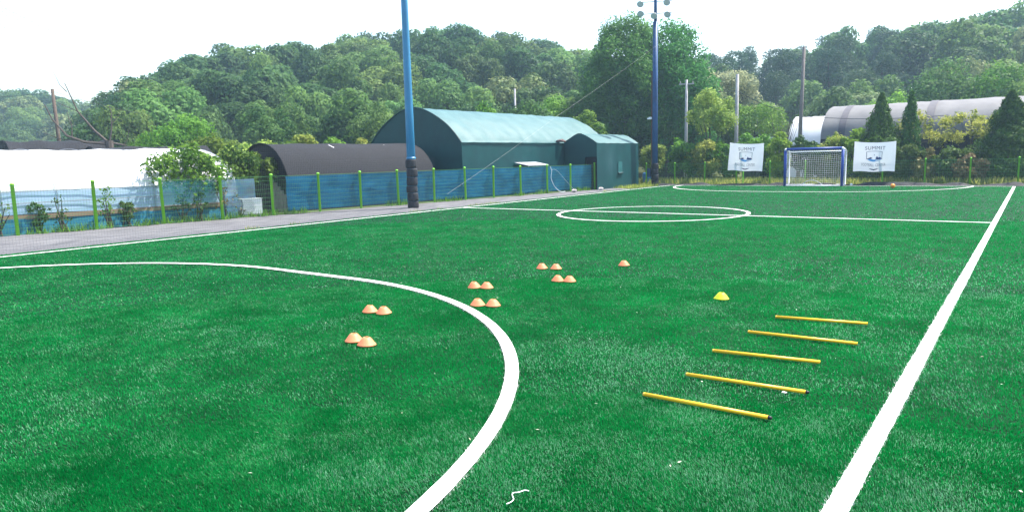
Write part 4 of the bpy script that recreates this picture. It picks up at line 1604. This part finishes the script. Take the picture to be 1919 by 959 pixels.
for (x, y, s_, lab) in [(-19.75, 31.6, .15, 'small white bag left on the path by the fence end'), (-19.25, 33.7, .16, 'crumpled pale bag at the corner of the shed')]:
    b_ = MB()
    nn = 9
    V = []
    for i in range(nn):
        for j in range(14):
            t, a = pi * i / (nn - 1), 2 * pi * j / 14
            r = s_ * (1 + .25 * float(vnoise(i * .9 + x, j * .8, 1.0, 77)))
            V.append((r * sin(t) * cos(a), r * sin(t) * sin(a), r * .75 * (1 + cos(t)) * .5 * 1.4))
    b_.add(V, [(i * 14 + j, (i + 1) * 14 + j, (i + 1) * 14 + (j + 1) % 14, i * 14 + (j + 1) % 14) for i in range(nn - 1) for j in range(14)])
    o = b_.build('bag', mat('bag_white', (.6, .57, .54), .7, vscale=20, col2=(.35, .28, .25)))
    o.location = (x, y, -.01)
    tag(o, lab, 'bag')
# blue barrel behind the shed corner
b_ = MB()
b_.lathe([(0, 0), (.26, 0), (.29, .1), (.30, .3), (.28, .35), (.30, .4), (.29, .72), (.25, .80), (0, .80)], 18)
o = b_.build('barrel', mat('barrel_blue', (.02, .16, .35), .4, .4), None, True)
o.location = (-20.15, 41.6, -.03)
tag(o, 'blue plastic barrel between the shed and the far floodlight pole', 'barrel')

# litter
b_ = MB()
b_.tube(smooth_path([(-1.480, 1.061, .026), (-1.473, 1.097, .026), (-1.481, 1.129, .026), (-1.509, 1.156, .026), (-1.526, 1.185, .026), (-1.503, 1.212, .026), (-1.490, 1.248, .026), (-1.464, 1.254, .026)]), .0028, 6)
tag(b_.build('string', mat('white_string', (.8, .8, .78), .7), None, True), 'crooked piece of white string on the turf near the bottom edge', 'string')
b_ = MB()
b_.add([(-.03, -.012, 0), (.025, -.015, .004), (.035, .012, .006), (-.02, .016, .012), (-.03, -.012, .003), (.025, -.015, .007), (.035, .012, .009), (-.02, .016, .015)],
       [(0, 3, 2, 1), (4, 5, 6, 7), (0, 1, 5, 4), (1, 2, 6, 5), (2, 3, 7, 6), (3, 0, 4, 7)])
o = b_.build('paper_scrap', mat('paper_scrap', (.75, .74, .70), .8))
o.location = (-.74, 3.72, .026)
o.scale = (.6, .6, .6)
tag(o, 'white paper scrap beside the black tip of the second yellow bar', 'paper')
n = 170
a = RNG.uniform(radians(-10), radians(76), n)
r = np.sqrt(RNG.uniform(2 ** 2, 18 ** 2, n))
x, y = CX - np.sin(a) * r, CY + np.cos(a) * r
ok = (x > -17.4) & (y < 38)
x, y, r = x[ok], y[ok], r[ok]
P = np.stack([x, y, np.full(len(x), .036)], 1)
V = leaf_verts(P, unit(RNG.normal(size=(len(x), 3)) * .35 + np.array([0, 0, 1.])), RNG.uniform(.006, .018, len(x)), .35)
tag(link('turf_litter', np_mesh('turf_litter', V, 4, RNG.uniform(0, 1, len(x))), leaf_mat('litter', (.45, .40, .28), (.75, .74, .66), .1)), 'scattered bits of dry leaf and paper on the turf', 'litter', kind='stuff')

# ================================================================== AIR
b_ = MB()
b_.box((-700, -700, -1.5), (700, 700, 42))
hz = bpy.data.materials.new('haze')
hz.use_nodes = True
nt = hz.node_tree
nt.nodes.clear()
pv = nt.nodes.new('ShaderNodeVolumePrincipled')
pv.inputs['Color'].default_value = (.55, .78, 1.0, 1)
pv.inputs['Density'].default_value = .0007
pv.inputs['Anisotropy'].default_value = .3
on = nt.nodes.new('ShaderNodeOutputMaterial')
nt.links.new(pv.outputs[0], on.inputs['Volume'])
tag(b_.build('haze', hz), kind='stuff')
